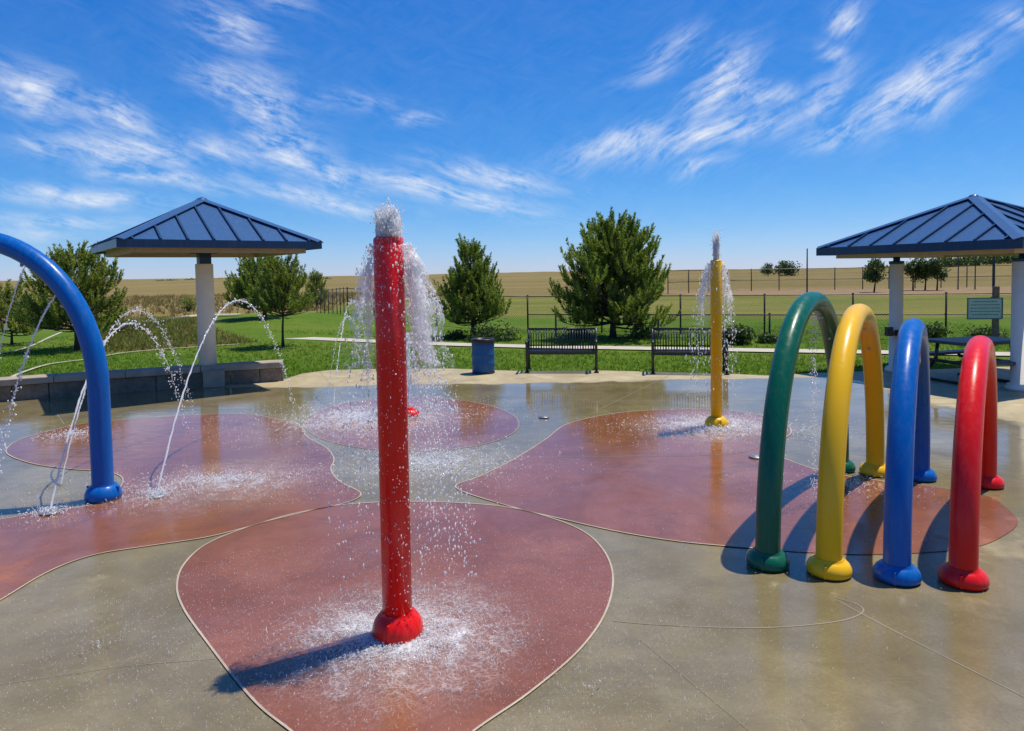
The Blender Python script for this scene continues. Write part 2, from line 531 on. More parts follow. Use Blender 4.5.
def make_world():
    w = bpy.data.worlds.new('World')
    S.world = w
    w.use_nodes = True
    t = NT.__new__(NT)
    t.t = w.node_tree
    t.n, t.l = t.t.nodes, t.t.links
    bg, out = t.n['Background'], t.n['World Output']
    sky = t.new('ShaderNodeTexSky', sky_type='NISHITA')
    sky.sun_disc = False
    sky.sun_elevation = math.asin(SUN.z)
    sky.sun_rotation = math.atan2(SUN.x, SUN.y)
    sky.altitude = 1700
    sky.air_density = 1.0
    sky.dust_density = .25
    sky.ozone_density = 2.2
    hs = t.new('ShaderNodeHueSaturation')
    hs.inputs['Hue'].default_value = SKY_HUE
    hs.inputs['Saturation'].default_value = SKY_SAT
    hs.inputs['Value'].default_value = SKY_VAL
    t.link(sky.outputs[0], hs.inputs['Color'])
    sc_ = t.new('ShaderNodeSeparateColor')
    t.link(hs.outputs[0], sc_.inputs[0])
    cc_ = t.new('ShaderNodeCombineColor')
    for i, (k_, g_) in enumerate(SKY_GRADE):
        v_ = t.math('POWER', t.math('MULTIPLY', t.math('MAXIMUM', sc_.outputs[i], 0.0), SKY_STR), g_)
        t.link(t.math('MULTIPLY', v_, k_ / SKY_STR), cc_.inputs[i])
    tc = t.new('ShaderNodeTexCoord')
    sp = t.new('ShaderNodeSeparateXYZ')
    t.link(tc.outputs['Generated'], sp.inputs[0])
    az = t.math('ARCTAN2', sp.outputs[0], sp.outputs[1])
    el = t.math('ARCSINE', sp.outputs[2])
    cv = t.new('ShaderNodeCombineXYZ')
    t.link(az, cv.inputs[0]); t.link(el, cv.inputs[1])
    P0 = cv.outputs[0]
    # warp
    wn = t.new('ShaderNodeTexNoise')
    wn.inputs['Scale'].default_value = 4.5
    wn.inputs['Detail'].default_value = 3
    t.link(P0, wn.inputs['Vector'])
    sub = t.new('ShaderNodeVectorMath', operation='SUBTRACT')
    t.link(wn.outputs['Color'], sub.inputs[0]); sub.inputs[1].default_value = (.5, .5, .5)
    mul = t.new('ShaderNodeVectorMath', operation='MULTIPLY')
    t.link(sub.outputs[0], mul.inputs[0]); mul.inputs[1].default_value = (.10, .06, 0)
    ad = t.new('ShaderNodeVectorMath', operation='ADD')
    t.link(P0, ad.inputs[0]); t.link(mul.outputs[0], ad.inputs[1])
    Pw = ad.outputs[0]
    spw = t.new('ShaderNodeSeparateXYZ')
    t.link(Pw, spw.inputs[0])
    AX, EL = spw.outputs[0], spw.outputs[1]

    def ae(px, py):
        d = ray(px, py).normalized()
        return Vector((math.atan2(d.x, d.y), math.asin(d.z)))

    def group(strokes, rot, seed):
        tot = None
        for (x0, y0, x1, y1, wd, st) in strokes:
            a, b = ae(x0, y0), ae(x1, y1)
            c = (a + b) / 2
            L = max((b - a).length / 2, .004)
            d = (b - a).normalized()
            W = wd / F
            dx = t.math('SUBTRACT', AX, c.x); dy = t.math('SUBTRACT', EL, c.y)
            u = t.math('MULTIPLY_ADD', dx, d.x / L, t.math('MULTIPLY', dy, d.y / L))
            v = t.math('MULTIPLY_ADD', dx, -d.y / W, t.math('MULTIPLY', dy, d.x / W))
            q = t.math('MULTIPLY_ADD', u, u, t.math('MULTIPLY', v, v))
            e = t.math('MULTIPLY', t.math('POWER', 2.718, t.math('MULTIPLY', q, -1.0)), st)
            tot = e if tot is None else t.math('MAXIMUM', tot, e)
        pr = t.mapped(Pw, (1, 1, 1), (0, 0, rot))
        n = t.noise(1.0, 10, .62, vec=t.mapped(pr, (7, 36, 1)), dist=.12)
        fine = t.noise(1.0, 9, .66, vec=t.mapped(pr, (20, 105, 1)), dist=.10)
        lump = t.noise(16.0, 8, .66, vec=t.mapped(pr, (1, 1.7, 1)), dist=.2)
        n = t.math('MULTIPLY_ADD', fine, .36, t.math('MULTIPLY_ADD', n, .30, t.math('MULTIPLY', lump, .44)))
        f = t.math('MULTIPLY', t.math('SUBTRACT', n, .475), 5.2, clamp=True)
        k = t.math('MULTIPLY', tot, t.math('MULTIPLY_ADD', f, 1.15, .05))
        veil = t.math('MULTIPLY', t.math('MULTIPLY', t.math('SUBTRACT', n, .46), 2.0, clamp=True), .12)
        return t.math('ADD', k, veil, clamp=True)
    left = [(-10, 75, 60, 110, 16, .9), (60, 100, 150, 128, 12, .9), (0, 134, 60, 145, 8, .7), (55, 140, 190, 160, 15, .95),
            (170, 140, 280, 158, 12, .6), (195, 15, 262, 45, 15, .75), (190, 72, 260, 95, 14, .75), (225, 75, 300, 130, 20, .95),
            (250, 130, 330, 162, 18, .95), (90, 165, 240, 190, 7, .9), (0, 178, 170, 205, 8, .85), (0, 208, 130, 222, 6, .75),
            (-10, 222, 90, 230, 6, .55), (240, 178, 400, 212, 9, .85), (310, 160, 370, 185, 12, .85), (355, 172, 530, 210, 10, .9),
            (430, 166, 555, 186, 11, .8), (395, 125, 440, 122, 6, .6), (300, 100, 400, 110, 9, .35), (250, 5, 300, 10, 10, .4)]
    right = [(570, 160, 690, 125, 13, .85), (640, 150, 790, 118, 13, .9), (690, 120, 745, 55, 20, .9), (700, 85, 780, 105, 16, .7),
             (640, 60, 690, 35, 10, .6), (625, 85, 680, 60, 9, .4), (680, 170, 725, 160, 9, .7), (800, 120, 850, 65, 13, .7),
             (835, 30, 870, 5, 12, .8), (815, 45, 850, 55, 9, .5), (800, 145, 880, 115, 11, .8), (850, 125, 985, 50, 17, 1.0),
             (890, 115, 960, 85, 13, .9), (930, 65, 1000, 45, 8, .6), (985, 20, 1040, 32, 8, .6), (755, 100, 800, 95, 10, .5)]
    a = group(left, .30, 1)
    b = group(right, -.50, 2)
    cl = t.math('MAXIMUM', a, b)
    col = t.mix(t.math('MULTIPLY', cl, .92), cc_.outputs[0], CLOUD_COL)
    t.link(col, bg.inputs[0])
    bg.inputs[1].default_value = SKY_STR


SKY_STR, SKY_HUE, SKY_SAT, SKY_VAL = .10, .5, 1.25, 1.0
CLOUD_COL = (7.6, 8.1, 9.0)
SKY_GRADE = ((.70, 1.28), (.73, .83), (1.02, .58))
make_world()
sl = bpy.data.lights.new('sun', 'SUN')
sl.energy = 5.0
sl.angle = R(.53)
sl.color = (1.0, .93, .81)
so = bpy.data.objects.new('sun', sl)
so.rotation_euler = SUN.to_track_quat('Z', 'Y').to_euler()
so.location = (20, 10, 40)
COL.objects.link(so)
S.view_settings.view_transform = 'Standard'
S.view_settings.look = 'None'
S.view_settings.exposure = 0.08
S.view_settings.gamma = 1.0
S.view_settings.use_curve_mapping = False
S.cycles.max_bounces = 8
S.cycles.transparent_max_bounces = 48
S.cycles.caustics_reflective = False
S.cycles.caustics_refractive = False
S.cycles.use_denoising = True
S.cycles.sample_clamp_indirect = 6

# ------------------------------------------------------------------ terrain
PZ = -0.03


def gz(x, y):
    """height of the ground"""
    d = math.hypot(x, y)
    k = min(max((d - 70) / 300, 0), 1)
    k = k * k * (3 - 2 * k)
    z = PZ + k * (1.6 * math.sin(x * .011 + 1.1) * math.sin(y * .009 + .4) + .9 * math.sin(x * .027 + y * .013) - 1.0)
    far = min(max((d - 900) / 1500, 0), 1)
    z += far * (1.0 + 3.5 * math.sin(math.atan2(x, y + 1) * 7 + .8))
    m = math.exp(-(((x + 10) / 5) ** 2 + ((y - 30) / 5) ** 2))
    z += .35 * m
    # rise behind the ball field at the right
    s = min(max((d - 140) / 260, 0), 1) * min(max((x / max(y, 1) - .25) / .5, 0), 1) if y > 0 else 0
    z += s * s * 5.0
    return z


def wpoly(pts): return [G(*p).xy for p in pts]


def inside(poly, x, y):
    c = False
    j = len(poly) - 1
    for i in range(len(poly)):
        xi, yi = poly[i]; xj, yj = poly[j]
        if (yi > y) != (yj > y) and x < (xj - xi) * (y - yi) / (yj - yi) + xi: c = not c
        j = i
    return c


PAD_BACK = [(285, 379), (302, 373.5), (330, 370), (375, 369), (450, 368.5), (522, 371), (605, 370.5), (735, 374), (768, 375.5), (800, 373.5), (870, 371), (940, 369), (1024, 366), (1150, 362)]
pad_poly = [(-16, -6), (-16, 6.5)] + [tuple(v) for v in (Vector((-12, 9.6)), G(0, 396).xy, G(209, 381).xy)] + [tuple(p) for p in wpoly(PAD_BACK)] + [(20, 13.5), (20, -6)]
lawn_poly = [(-40, 4)] + [(-40, 16)] + [tuple(p) for p in wpoly([(0, 327), (60, 324), (84, 334), (105, 352), (200, 346.5), (255, 342), (222, 334), (200, 328), (186, 319), (200, 316), (240, 314), (310, 312), (365, 308), (470, 318), (600, 318), (760, 318), (900, 318), (1024, 316)])] + [(30, 22), (30, 4)]
wild_poly = [tuple(p) for p in wpoly([(84, 334), (88, 345), (105, 352), (200, 346.5), (255, 342), (222, 334), (200, 328), (186, 319), (150, 318), (110, 322)])]
field_poly = [tuple(p) for p in wpoly([(330, 310), (345, 302), (400, 299), (520, 297.5), (700, 296), (860, 296), (1024, 294), (1200, 292)])] + [(45, 10), (-2, 10)]
dirt_poly = [tuple(p) for p in wpoly([(640, 290.5), (760, 288.5), (1024, 286), (1250, 284), (1250, 293), (1024, 294), (860, 295.5), (700, 295.5)])]


def axis(a0, a1, lo, hi, step, g):
    v = list(np.arange(lo, hi, step))
    s, x, up = step, hi, []
    while x < a1:
        up.append(x); s *= g; x += s
    up.append(a1)
    s, x, dn = step, lo, []
    while x > a0:
        s *= g; x -= s; dn.append(max(x, a0))
    return dn[::-1] + v + up


def make_terrain():
    xs = axis(-9000, 9000, -22, 34, .42, 1.09)
    ys = axis(-300, 12000, 9, 62, .36, 1.055)
    nx, ny = len(xs), len(ys)
    vs, zn = [], []
    rr = random.Random(5)
    for y in ys:
        for x in xs:
            vs.append((x, y, gz(x, y)))
            j = .008 * max(y, 10)
            qx, qy = x + rr.gauss(0, j), y + rr.gauss(0, j * 1.6)
            a = [0, 0, 0, 0]
            if -50 < x < 90 and 0 < y < 130:
                if inside(lawn_poly, x + rr.gauss(0, .08), y + rr.gauss(0, .15)): a[0] = 1
                elif inside(wild_poly, qx, qy): a[1] = 1
                if inside(dirt_poly, qx, y + rr.gauss(0, .8)): a[2] = 1
                if inside(field_poly, qx, qy): a[3] = 1
            zn.extend(a)
    fs = [(j * nx + i, j * nx + i + 1, (j + 1) * nx + i + 1, (j + 1) * nx + i) for j in range(ny - 1) for i in range(nx - 1)]
    me = bpy.data.meshes.new('ground')
    me.from_pydata(vs, [], fs)
    at = me.attributes.new('zone', 'FLOAT_COLOR', 'POINT')
    at.data.foreach_set('color', zn)
    me.polygons.foreach_set('use_smooth', [True] * len(fs))
    me.materials.append(M['terrain'])
    o = bpy.data.objects.new('ground', me)
    COL.objects.link(o)
    tag(o, kind='structure')


make_terrain()


def sheet(name, poly, z, mat, skirt=0.0):
    mb = MB()
    vs = [Vector((p[0], p[1], z)) for p in poly]
    tris = tessellate_polygon([vs])
    fs = []
    for t in tris:
        a, b, c = [vs[i] for i in t]
        fs.append(t if (b - a).cross(c - a).z > 0 else t[::-1])
    mb.add(vs, fs)
    if skirt:
        n = len(vs)
        ar = sum(vs[i - 1].x * vs[i].y - vs[i].x * vs[i - 1].y for i in range(n))
        lo = [v - Vector((0, 0, skirt)) for v in vs]
        q = [(i, i + n, (i + 1) % n + n, (i + 1) % n) for i in range(n)]
        if ar < 0: q = [f[::-1] for f in q]
        mb.add(vs + lo, q)
    return tag(mb.build(name, mat), kind='structure')


def ribbon(mb, pts, w, z, closed=False):
    n = len(pts)
    P = [Vector((p[0], p[1])) for p in pts]
    vs = []
    for i in range(n):
        a = P[i - 1] if (closed or i) else P[i]
        b = P[(i + 1) % n] if (closed or i < n - 1) else P[i]
        t = (b - a).normalized()
        nn = Vector((-t.y, t.x))
        for s in (1, -1):
            q = P[i] + nn * s * w / 2
            vs.append((q.x, q.y, z))
    fs = []
    for i in range(n if closed else n - 1):
        a, b = 2 * i, 2 * ((i + 1) % n)
        fs.append((a, a + 1, b + 1, b))
    mb.add(vs, fs)


sheet('splash_pad', pad_poly, 0, M['pad'], .12)
petA = [(385, 800), (290, 731), (250, 697), (205, 640), (183, 608), (177, 586), (184, 565), (206, 545), (244, 529), (290, 516), (345, 505), (420, 502), (495, 506), (540, 515), (580, 530), (603, 550), (613, 577), (606, 612), (580, 650), (530, 693), (475, 731)]
petB = [(7, 449), (20, 440), (50, 431), (90, 423), (166, 417), (232, 414), (270, 418), (300, 427), (307, 437), (326, 448), (334, 459), (331, 470), (340, 482), (361, 494), (343, 504), (290, 515), (244, 528.5), (205, 538), (152, 546), (96, 555), (51, 571), (0, 601), (-80, 650), (-200, 640), (-150, 560), (-60, 530), (0, 520), (45, 512), (92, 505), (118, 490), (122, 478), (105, 472), (66, 469), (33, 464), (10, 456)]
petC = [(412 + 107 * math.cos(a), 424.5 - 27 * math.sin(a)) for a in [2 * math.pi * k / 20 for k in range(20)]]
petD = [(456, 488), (479, 477), (508, 463), (530, 450), (548, 438), (566, 425), (600, 416), (641, 411), (700, 409.5), (750, 413.5), (784, 424), (791, 433), (781, 441), (770, 450), (800, 465), (850, 477), (930, 487), (985, 496), (1006, 508), (1018, 523), (1002, 537), (973, 548), (910, 554), (860, 555), (807, 553), (757, 549), (683, 542.5), (620, 532.5), (566, 520.5), (507, 506)]
lines = MB()
for k, pp in enumerate((petA, petB, petC, petD)):
    w = catmull([tuple(G(*p).xy) for p in pp], 7)
    sheet('red_paving', w, .003 + .002 * (k % 2), M['petal'])
    ribbon(lines, w, .012 if k != 2 else .007, .0070, True) if k != 3 else ribbon(lines, w[25 * 7:] + w[:16 * 7], .012, .0070, False)
tag(lines.build('paving_edge_line', M['line']), kind='structure')
jm = MB()
for k, jl in enumerate(([(836, 600), (900, 634), (1024, 697), (1150, 762)], [(613, 621), (660, 625), (760, 628), (835, 622), (862, 613), (858, 605), (836, 598)],
           [(600, 409), (662, 379), (672, 373)], [(505, 396), (640, 401), (1000, 398)], [(526, 458.5), (620, 457), (724, 455), (762, 447)], [(166, 470), (279, 460), (330, 455)],
           [(45, 398), (64, 424)], [(1024, 403), (900, 404)], [(320, 372), (345, 400)], [(900, 396), (1024, 440)], [(-40, 690), (60, 676), (130, 666), (215, 659)], [(640, 640), (700, 690), (760, 740)])):
    ribbon(jm, catmull([tuple(G(*p).xy) for p in jl], 8, False), .009 if k < 10 else .004, (.0066 if k in (4, 5) else .0018) + .0003 * (k % 5))
tag(jm.build('concrete_joint', M['joint']), kind='structure')

# footpaths across the lawn
fp = MB()
main = [(168, 321), (192, 317.5), (214, 329), (224, 333), (245, 335.5), (330, 339), (430, 343.3), (525, 346), (610, 347.5), (700, 349), (760, 350), (884, 352), (1024, 354), (1300, 358)]
ribbon(fp, catmull([tuple(G(*p).xy) for p in main[3:]], 6, False), .75, PZ + .03)
ribbon(fp, catmull([tuple(G(*p).xy) for p in [(140, 324), (168, 321.5), (185, 318.5), (205, 316.8), (240, 316)]], 6, False), .8, PZ + .14)
ribbon(fp, catmull([tuple(G(*p).xy) for p in [(-60, 356), (0, 353), (28, 347), (50, 337), (64, 331)]], 6, False), .09, PZ + .034)
ribbon(fp, catmull([tuple(G(*p).xy) for p in [(12, 377), (25, 371.5), (50, 364), (88, 359), (130, 352), (200, 346.6), (240, 344)]], 6, False), .09, PZ + .038)
tag(fp.build('path', M['path']), kind='structure')


# ------------------------------------------------------------------ grass
def blades(name, n, region, hmin, hmax, width, mat, seed, label, lean=.35, fall=None, clump=1, z0=None):
    rg = np.random.default_rng(seed)
    V, T = [], []
    x0, x1, y0, y1, test = region
    cnt = 0
    rr = random.Random(seed)
    while cnt < n:
        x, y = rr.uniform(x0, x1), rr.uniform(y0, y1)
        if fall and rr.random() > fall(x, y): continue
        if not test(x, y): continue
        cnt += 1
        t = rr.random()
        zb = gz(x, y) if z0 is None else z0
        for _ in range(clump):
            a = rr.uniform(0, 6.283)
            h = rr.uniform(hmin, hmax)
            ox, oy = rr.gauss(0, width * 1.6) * (clump > 1), rr.gauss(0, width * 1.6) * (clump > 1)
            lx, ly = rr.gauss(0, lean) * h, rr.gauss(0, lean) * h
            ca, sa = math.cos(a) * width / 2, math.sin(a) * width / 2
            V.extend((x + ox - ca, y + oy - sa, zb, x + ox + ca, y + oy + sa, zb, x + ox + lx, y + oy + ly, zb + h))
            T.append(t)
    nv = len(V) // 3
    me = bpy.data.meshes.new(name)
    me.vertices.add(nv)
    me.vertices.foreach_set('co', V)
    me.loops.add(nv)
    me.loops.foreach_set('vertex_index', list(range(nv)))
    me.polygons.add(nv // 3)
    me.polygons.foreach_set('loop_start', list(range(0, nv, 3)))
    me.polygons.foreach_set('loop_total', [3] * (nv // 3))
    me.update()
    at = me.attributes.new('tint', 'FLOAT', 'FACE')
    at.data.foreach_set('value', T)
    me.materials.append(mat)
    o = bpy.data.objects.new(name, me)
    COL.objects.link(o)
    return tag(o, label, 'grass', kind='stuff')


path_c = [Vector(p) for p in catmull([tuple(G(*p).xy) for p in main[3:]], 6, False)]


def on_lawn(x, y):
    if inside(pad_poly, x, y) or not inside(lawn_poly, x, y): return False
    for i in range(0, len(path_c) - 1):
        a, b = path_c[i], path_c[i + 1]
        if abs(x - (a.x + b.x) / 2) < abs(b.x - a.x) + .5 and abs(y - (a.y + b.y) / 2) < .48 + abs(b.y - a.y) / 2: return False
    return True


blades('lawn_grass', 26000, (-16, 16, 11, 25, on_lawn), .035, .075, .016, M['grass'], 3, 'short mown green grass of the lawn behind the splash pad', clump=3,
       fall=lambda x, y: min(1, (13.5 / max(y, 13)) ** 3))
blades('wild_grass', 1500, (-20, -6, 17, 36, lambda x, y: inside(wild_poly, x, y)), .05, .24, .036, M['wild'], 4, 'tall brown and green wild grass between lawn and prairie', .5, clump=7)
blades('dry_grass', 2600, (-45, -4, 30, 80, lambda x, y: not inside(wild_poly, x, y) and not inside(lawn_poly, x, y) and not inside(field_poly, x, y)), .15, .42, .06, M['straw'], 6, 'dry straw coloured prairie grass beyond the lawn on the left', .3, clump=6)


# ------------------------------------------------------------------ trees
def pine(loc, Ht, W, seed, label, mat='pine', cb=.12, shape=(.55, 2.0, .75), step=.26, dens=1.0, trunk_r=.03, shoot=.34, lop=0.0, group='pine trees round the splash pad'):
    rr = random.Random(seed)
    Ht = Ht - 1.25 * shoot
    root = empty('pine_tree', loc)
    tag(root, label, 'tree', group)
    wood, fol = MB(), MB()
    bend = [Vector((rr.gauss(0, .012) * Ht * k, rr.gauss(0, .012) * Ht * k, Ht * k)) for k in [i / 8 for i in range(9)]]

    def trunk(z):
        k = min(max(z / Ht, 0), .999) * 8
        i = int(k)
        return bend[i].lerp(bend[i + 1], k - i)
    wood.tube(bend, [Ht * trunk_r * (1 - .93 * i / 8) * (1.35 if i == 0 else 1) for i in range(9)], 9)

    def needles(p, d, L, tint):
        up = Vector((0, 0, 1))
        n = int(52 * dens)
        o = d.orthogonal().normalized()
        q = d.cross(o)
        for _ in range(n):
            s = rr.random() ** .8
            c = p + d * L * s + up * .25 * L * s * s
            a = rr.uniform(0, 6.283)
            rad = o * math.cos(a) + q * math.sin(a)
            dd = (d * rr.uniform(.35, 1.0) + rad * rr.uniform(.6, 1.0) + up * .25).normalized()
            l = rr.uniform(.27, .42) * L * (1 - .45 * s)
            wv = dd.cross(Vector((rr.gauss(0, 1), rr.gauss(0, 1), rr.gauss(0, 1)))).normalized() * .014 * (L / .34)
            tip = c + dd * l
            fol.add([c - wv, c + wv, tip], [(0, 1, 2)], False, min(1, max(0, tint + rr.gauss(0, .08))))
    z = cb * Ht
    while z < Ht * .97:
        t = (z / Ht - cb) / (1 - cb)
        prof = max(0, (1 - t)) ** shape[2] * min(1, shape[0] + t * shape[1])
        nl = 9 if t < .55 else (7 if t < .8 else 5)
        a0 = rr.uniform(0, 6.28)
        for k in range(nl):
            a = a0 + k * 6.283 / nl + rr.gauss(0, .25)
            L = W / 2 * prof * rr.uniform(.78, 1.08) + .14
            if lop and math.cos(a) < -.3: L *= (1 - lop)
            e0 = R(rr.uniform(-10, 14) + 48 * t)
            e1 = R(rr.uniform(16, 50) + 34 * t)
            pts = []
            p = trunk(z + rr.gauss(0, .05))
            m = 6
            hd = Vector((math.cos(a), math.sin(a), 0))
            for i in range(m + 1):
                pts.append(p.copy())
                e = e0 + (e1 - e0) * (i / m) ** 1.5
                hd2 = Matrix.Rotation(rr.gauss(0, .10), 3, 'Z') @ hd
                p = p + (hd2 * math.cos(e) + Vector((0, 0, math.sin(e)))) * L / m
            wood.tube(pts, [(.012 + .012 * L) * (1 - .8 * i / m) for i in range(m + 1)], 5, cap=False)
            ns = max(4, int(L / (.100 * shoot / .34)))
            for j in range(ns):
                s = .19 + .81 * (j + rr.random() * .6) / ns
                s = min(s, 1)
                i = min(int(s * m), m - 1)
                c = pts[i].lerp(pts[i + 1], s * m - i)
                ld = (pts[i + 1] - pts[i]).normalized()
                side = rr.choice((-1, 1))
                sd = Vector((-ld.y, ld.x, 0)).normalized() * side
                far = s > .93
                d = (ld * (1.0 if far else .6) + sd * (0.15 if far else rr.uniform(.3, .95)) + Vector((0, 0, rr.uniform(.45, 1.25)))).normalized()
                Ls = shoot * rr.uniform(.8, 1.45)
                bl = 0 if far else L * .30 * (1 - s) * rr.uniform(.3, 1) + .04
                q = c + (sd * .8 + ld * .5 + Vector((0, 0, .15))).normalized() * bl
                if bl > .1: wood.tube([c, q], [.008, .005], 4, cap=False)
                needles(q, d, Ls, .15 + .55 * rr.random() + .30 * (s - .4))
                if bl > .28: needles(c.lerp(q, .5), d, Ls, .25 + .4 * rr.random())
        z += step * rr.uniform(.8, 1.2)
    for k in range(3):
        needles(trunk(Ht * (.93 + .025 * k)), Vector((rr.gauss(0, .15), rr.gauss(0, .15), 1)).normalized(), shoot * 1.1, .6)
    wood.build('trunk', M['bark'], root)
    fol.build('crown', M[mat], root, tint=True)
    return root


def on(px, py):
    p = G(px, py)
    return Vector((p.x, p.y, gz(p.x, p.y) - .02))


def ht(px, base_y, top_y):
    p = G(px, base_y)
    return HZ(px, top_y, p.y) - gz(p.x, p.y)


pine(on(613, 337), ht(613, 337, 221), 3.95, 21, 'largest pine tree, full dark crown, standing behind the two benches', cb=.15, shape=(.86, .9, .52), dens=1.1, step=.22)
pine(on(473, 336), ht(473, 336, 239), 2.25, 22, 'slim conical pine tree in the lawn behind the blue barrel', cb=.17, shape=(.95, .6, .72), step=.23, shoot=.32)
pine(on(78, 349), ht(78, 349, 246), 3.3, 23, 'open ragged pine tree partly behind the tall blue arch', mat='pine_pale', cb=.24, shape=(.85, .5, .70), step=.30, dens=1.0, trunk_r=.035)
pine(on(265, 325), ht(265, 325, 257), 3.3, 24, 'dark bushy pine tree on the grass mound right of the single post shelter', cb=.2, shape=(.85, .7, .55), step=.25, dens=1.1, trunk_r=.04)
pine(on(283, 346), ht(283, 346, 256), 1.75, 25, 'light green young pine tree on a thin trunk by the low stone wall', mat='pine_pale', cb=.42, shape=(.9, .4, .6), step=.24, shoot=.28, dens=.9, trunk_r=.018)
pine(on(317, 307), ht(317, 307, 272), 1.6, 26, 'small far pine tree behind the corner of the wire fence', mat='pine_pale', cb=.12, step=.26, dens=.8)
pine(on(12, 344), ht(12, 344, 288), 1.9, 27, 'low broad pine tree at the left edge of the lawn', mat='pine_pale', cb=.3, shape=(.9, .4, .55), step=.26, dens=.8)


def broadleaf(loc, Ht, W, seed, label, name='tree', cb=.25, n=900, leaf=.16, mat='leaf', cat='tree', group=None, stems=1):
    rr = random.Random(seed)
    root = empty(name, loc)
    tag(root, label, cat, group)
    wood, fol = MB(), MB()
    top = Ht * .8
    for s in range(stems):
        b = Vector((rr.gauss(0, .08) * (stems > 1), rr.gauss(0, .08) * (stems > 1), 0))
        wood.tube([b, b + Vector((rr.gauss(0, .03) * Ht, 0, Ht * .3)), b + Vector((rr.gauss(0, .05) * Ht, 0, top))], [Ht * .022 + .01, Ht * .016 + .008, .008], 7)
    cz = Ht * (cb + (1 - cb) / 2)
    hz = Ht * (1 - cb) / 2
    clumps = []
    for _ in range(26):
        u = Vector((rr.gauss(0, 1), rr.gauss(0, 1), rr.gauss(0, 1))).normalized() * rr.random() ** .4
        clumps.append((Vector((u.x * W / 2 * .78, u.y * W / 2 * .78, cz + u.z * hz * .8)), rr.uniform(.16, .30) * W, rr.random()))
        if rr.random() < .5:
            wood.tube([Vector((0, 0, Ht * rr.uniform(cb, .6))), clumps[-1][0]], [.012 * Ht / 2 + .006, .006], 4, cap=False)
    for _ in range(n):
        c, r, t = rr.choice(clumps)
        d = Vector((rr.gauss(0, 1), rr.gauss(0, 1), rr.gauss(0, 1))).normalized()
        p = c + d * r * rr.random() ** .4
        if p.z < .03: p.z = .03
        a = Vector((rr.gauss(0, 1), rr.gauss(0, 1), rr.gauss(0, 1))).normalized()
        b = (d + a * .8).normalized()
        u = b.orthogonal().normalized() * leaf * rr.uniform(.5, 1)
        v = b.cross(u).normalized() * leaf * .45 * rr.uniform(.6, 1)
        fol.add([p - u, p + v, p + u, p - v], [(0, 1, 2, 3)], False, min(1, max(0, t * .6 + .2 + rr.gauss(0, .1))))
    wood.build('trunk' if cat == 'tree' else 'stem', M['bark'], root)
    fol.build('crown' if cat == 'tree' else 'foliage', M[mat], root, tint=True)
    return root


def far_tree(px, base, top, wpx, seed, label, **k):
    p = G(px, base)
    Y = p.y
    w = wpx * Y / F
    h = HZ(px, top, Y) - gz(p.x, Y)
    return broadleaf((p.x, Y, gz(p.x, Y)), h, w, seed, label, leaf=w * .075, **k)


far_tree(874, 292, 257, 25, 41, 'lone round leafy tree just left of the right shelter post', n=1500, group='leafy trees beyond the ball field fence')
far_tree(913, 290, 257, 22, 42, 'leftmost of the three leafy trees seen right of the white shelter post', n=1300, group='leafy trees beyond the ball field fence')
far_tree(925, 290, 256, 24, 43, 'middle of the three leafy trees seen right of the white shelter post', n=1300, group='leafy trees beyond the ball field fence')
far_tree(937, 290, 257, 24, 44, 'rightmost of the three leafy trees seen right of the white shelter post', n=1300, group='leafy trees beyond the ball field fence')


def horizon_tree(px, top, Y, wpx, hpx, seed, label, **k):
    d = ray(px, top)
    x = d.x / d.y * Y
    zt = H + d.z / d.y * Y
    w = wpx * Y / F
    h = max(hpx * Y / F, zt - gz(x, Y))
    return broadleaf((x, Y, gz(x, Y)), h, w, seed, label, leaf=w * .07, **k)


horizon_tree(768, 263, 230, 15, 9, 45, 'smaller left one of two round bushes on the far rise', name='tree', n=900, cb=.05, group='round trees on the far rise')
horizon_tree(787, 262, 230, 24, 10, 46, 'wider right one of two round bushes on the far rise', name='tree', n=1200, cb=.05, group='round trees on the far rise')
# wood on the skyline behind the right shelter
wd = MB()
rr = random.Random(77)
for k in range(150):
    px = rr.uniform(940, 1160)
    if rr.random() < .3: px = rr.uniform(948, 1030)
    Y = rr.uniform(330, 420)
    d = ray(px, 262)
    x = d.x / d.y * Y
    zb = gz(x, Y)
    hh = rr.uniform(3.5, 7.0) * (1.15 if px > 1000 else .9)
    ww = rr.uniform(4, 8)
    for _ in range(90):
        u = Vector((rr.gauss(0, 1), rr.gauss(0, 1), rr.gauss(0, 1))).normalized() * rr.random() ** .35
        p = Vector((x + u.x * ww / 2, Y + u.y * ww / 2, zb + hh * .52 + u.z * hh * .5))
        b = Vector((rr.gauss(0, 1), rr.gauss(0, 1), rr.gauss(0, 1))).normalized()
        e = b.orthogonal().normalized() * rr.uniform(.4, .8)
        f = b.cross(e).normalized() * rr.uniform(.25, .5)
        wd.add([p - e, p + f, p + e, p - f], [(0, 1, 2, 3)], False, rr.random())
tag(wd.build('wood', M['leaf'], tint=True), 'dark line of trees on the skyline behind the right shelter', 'wood', kind='stuff')
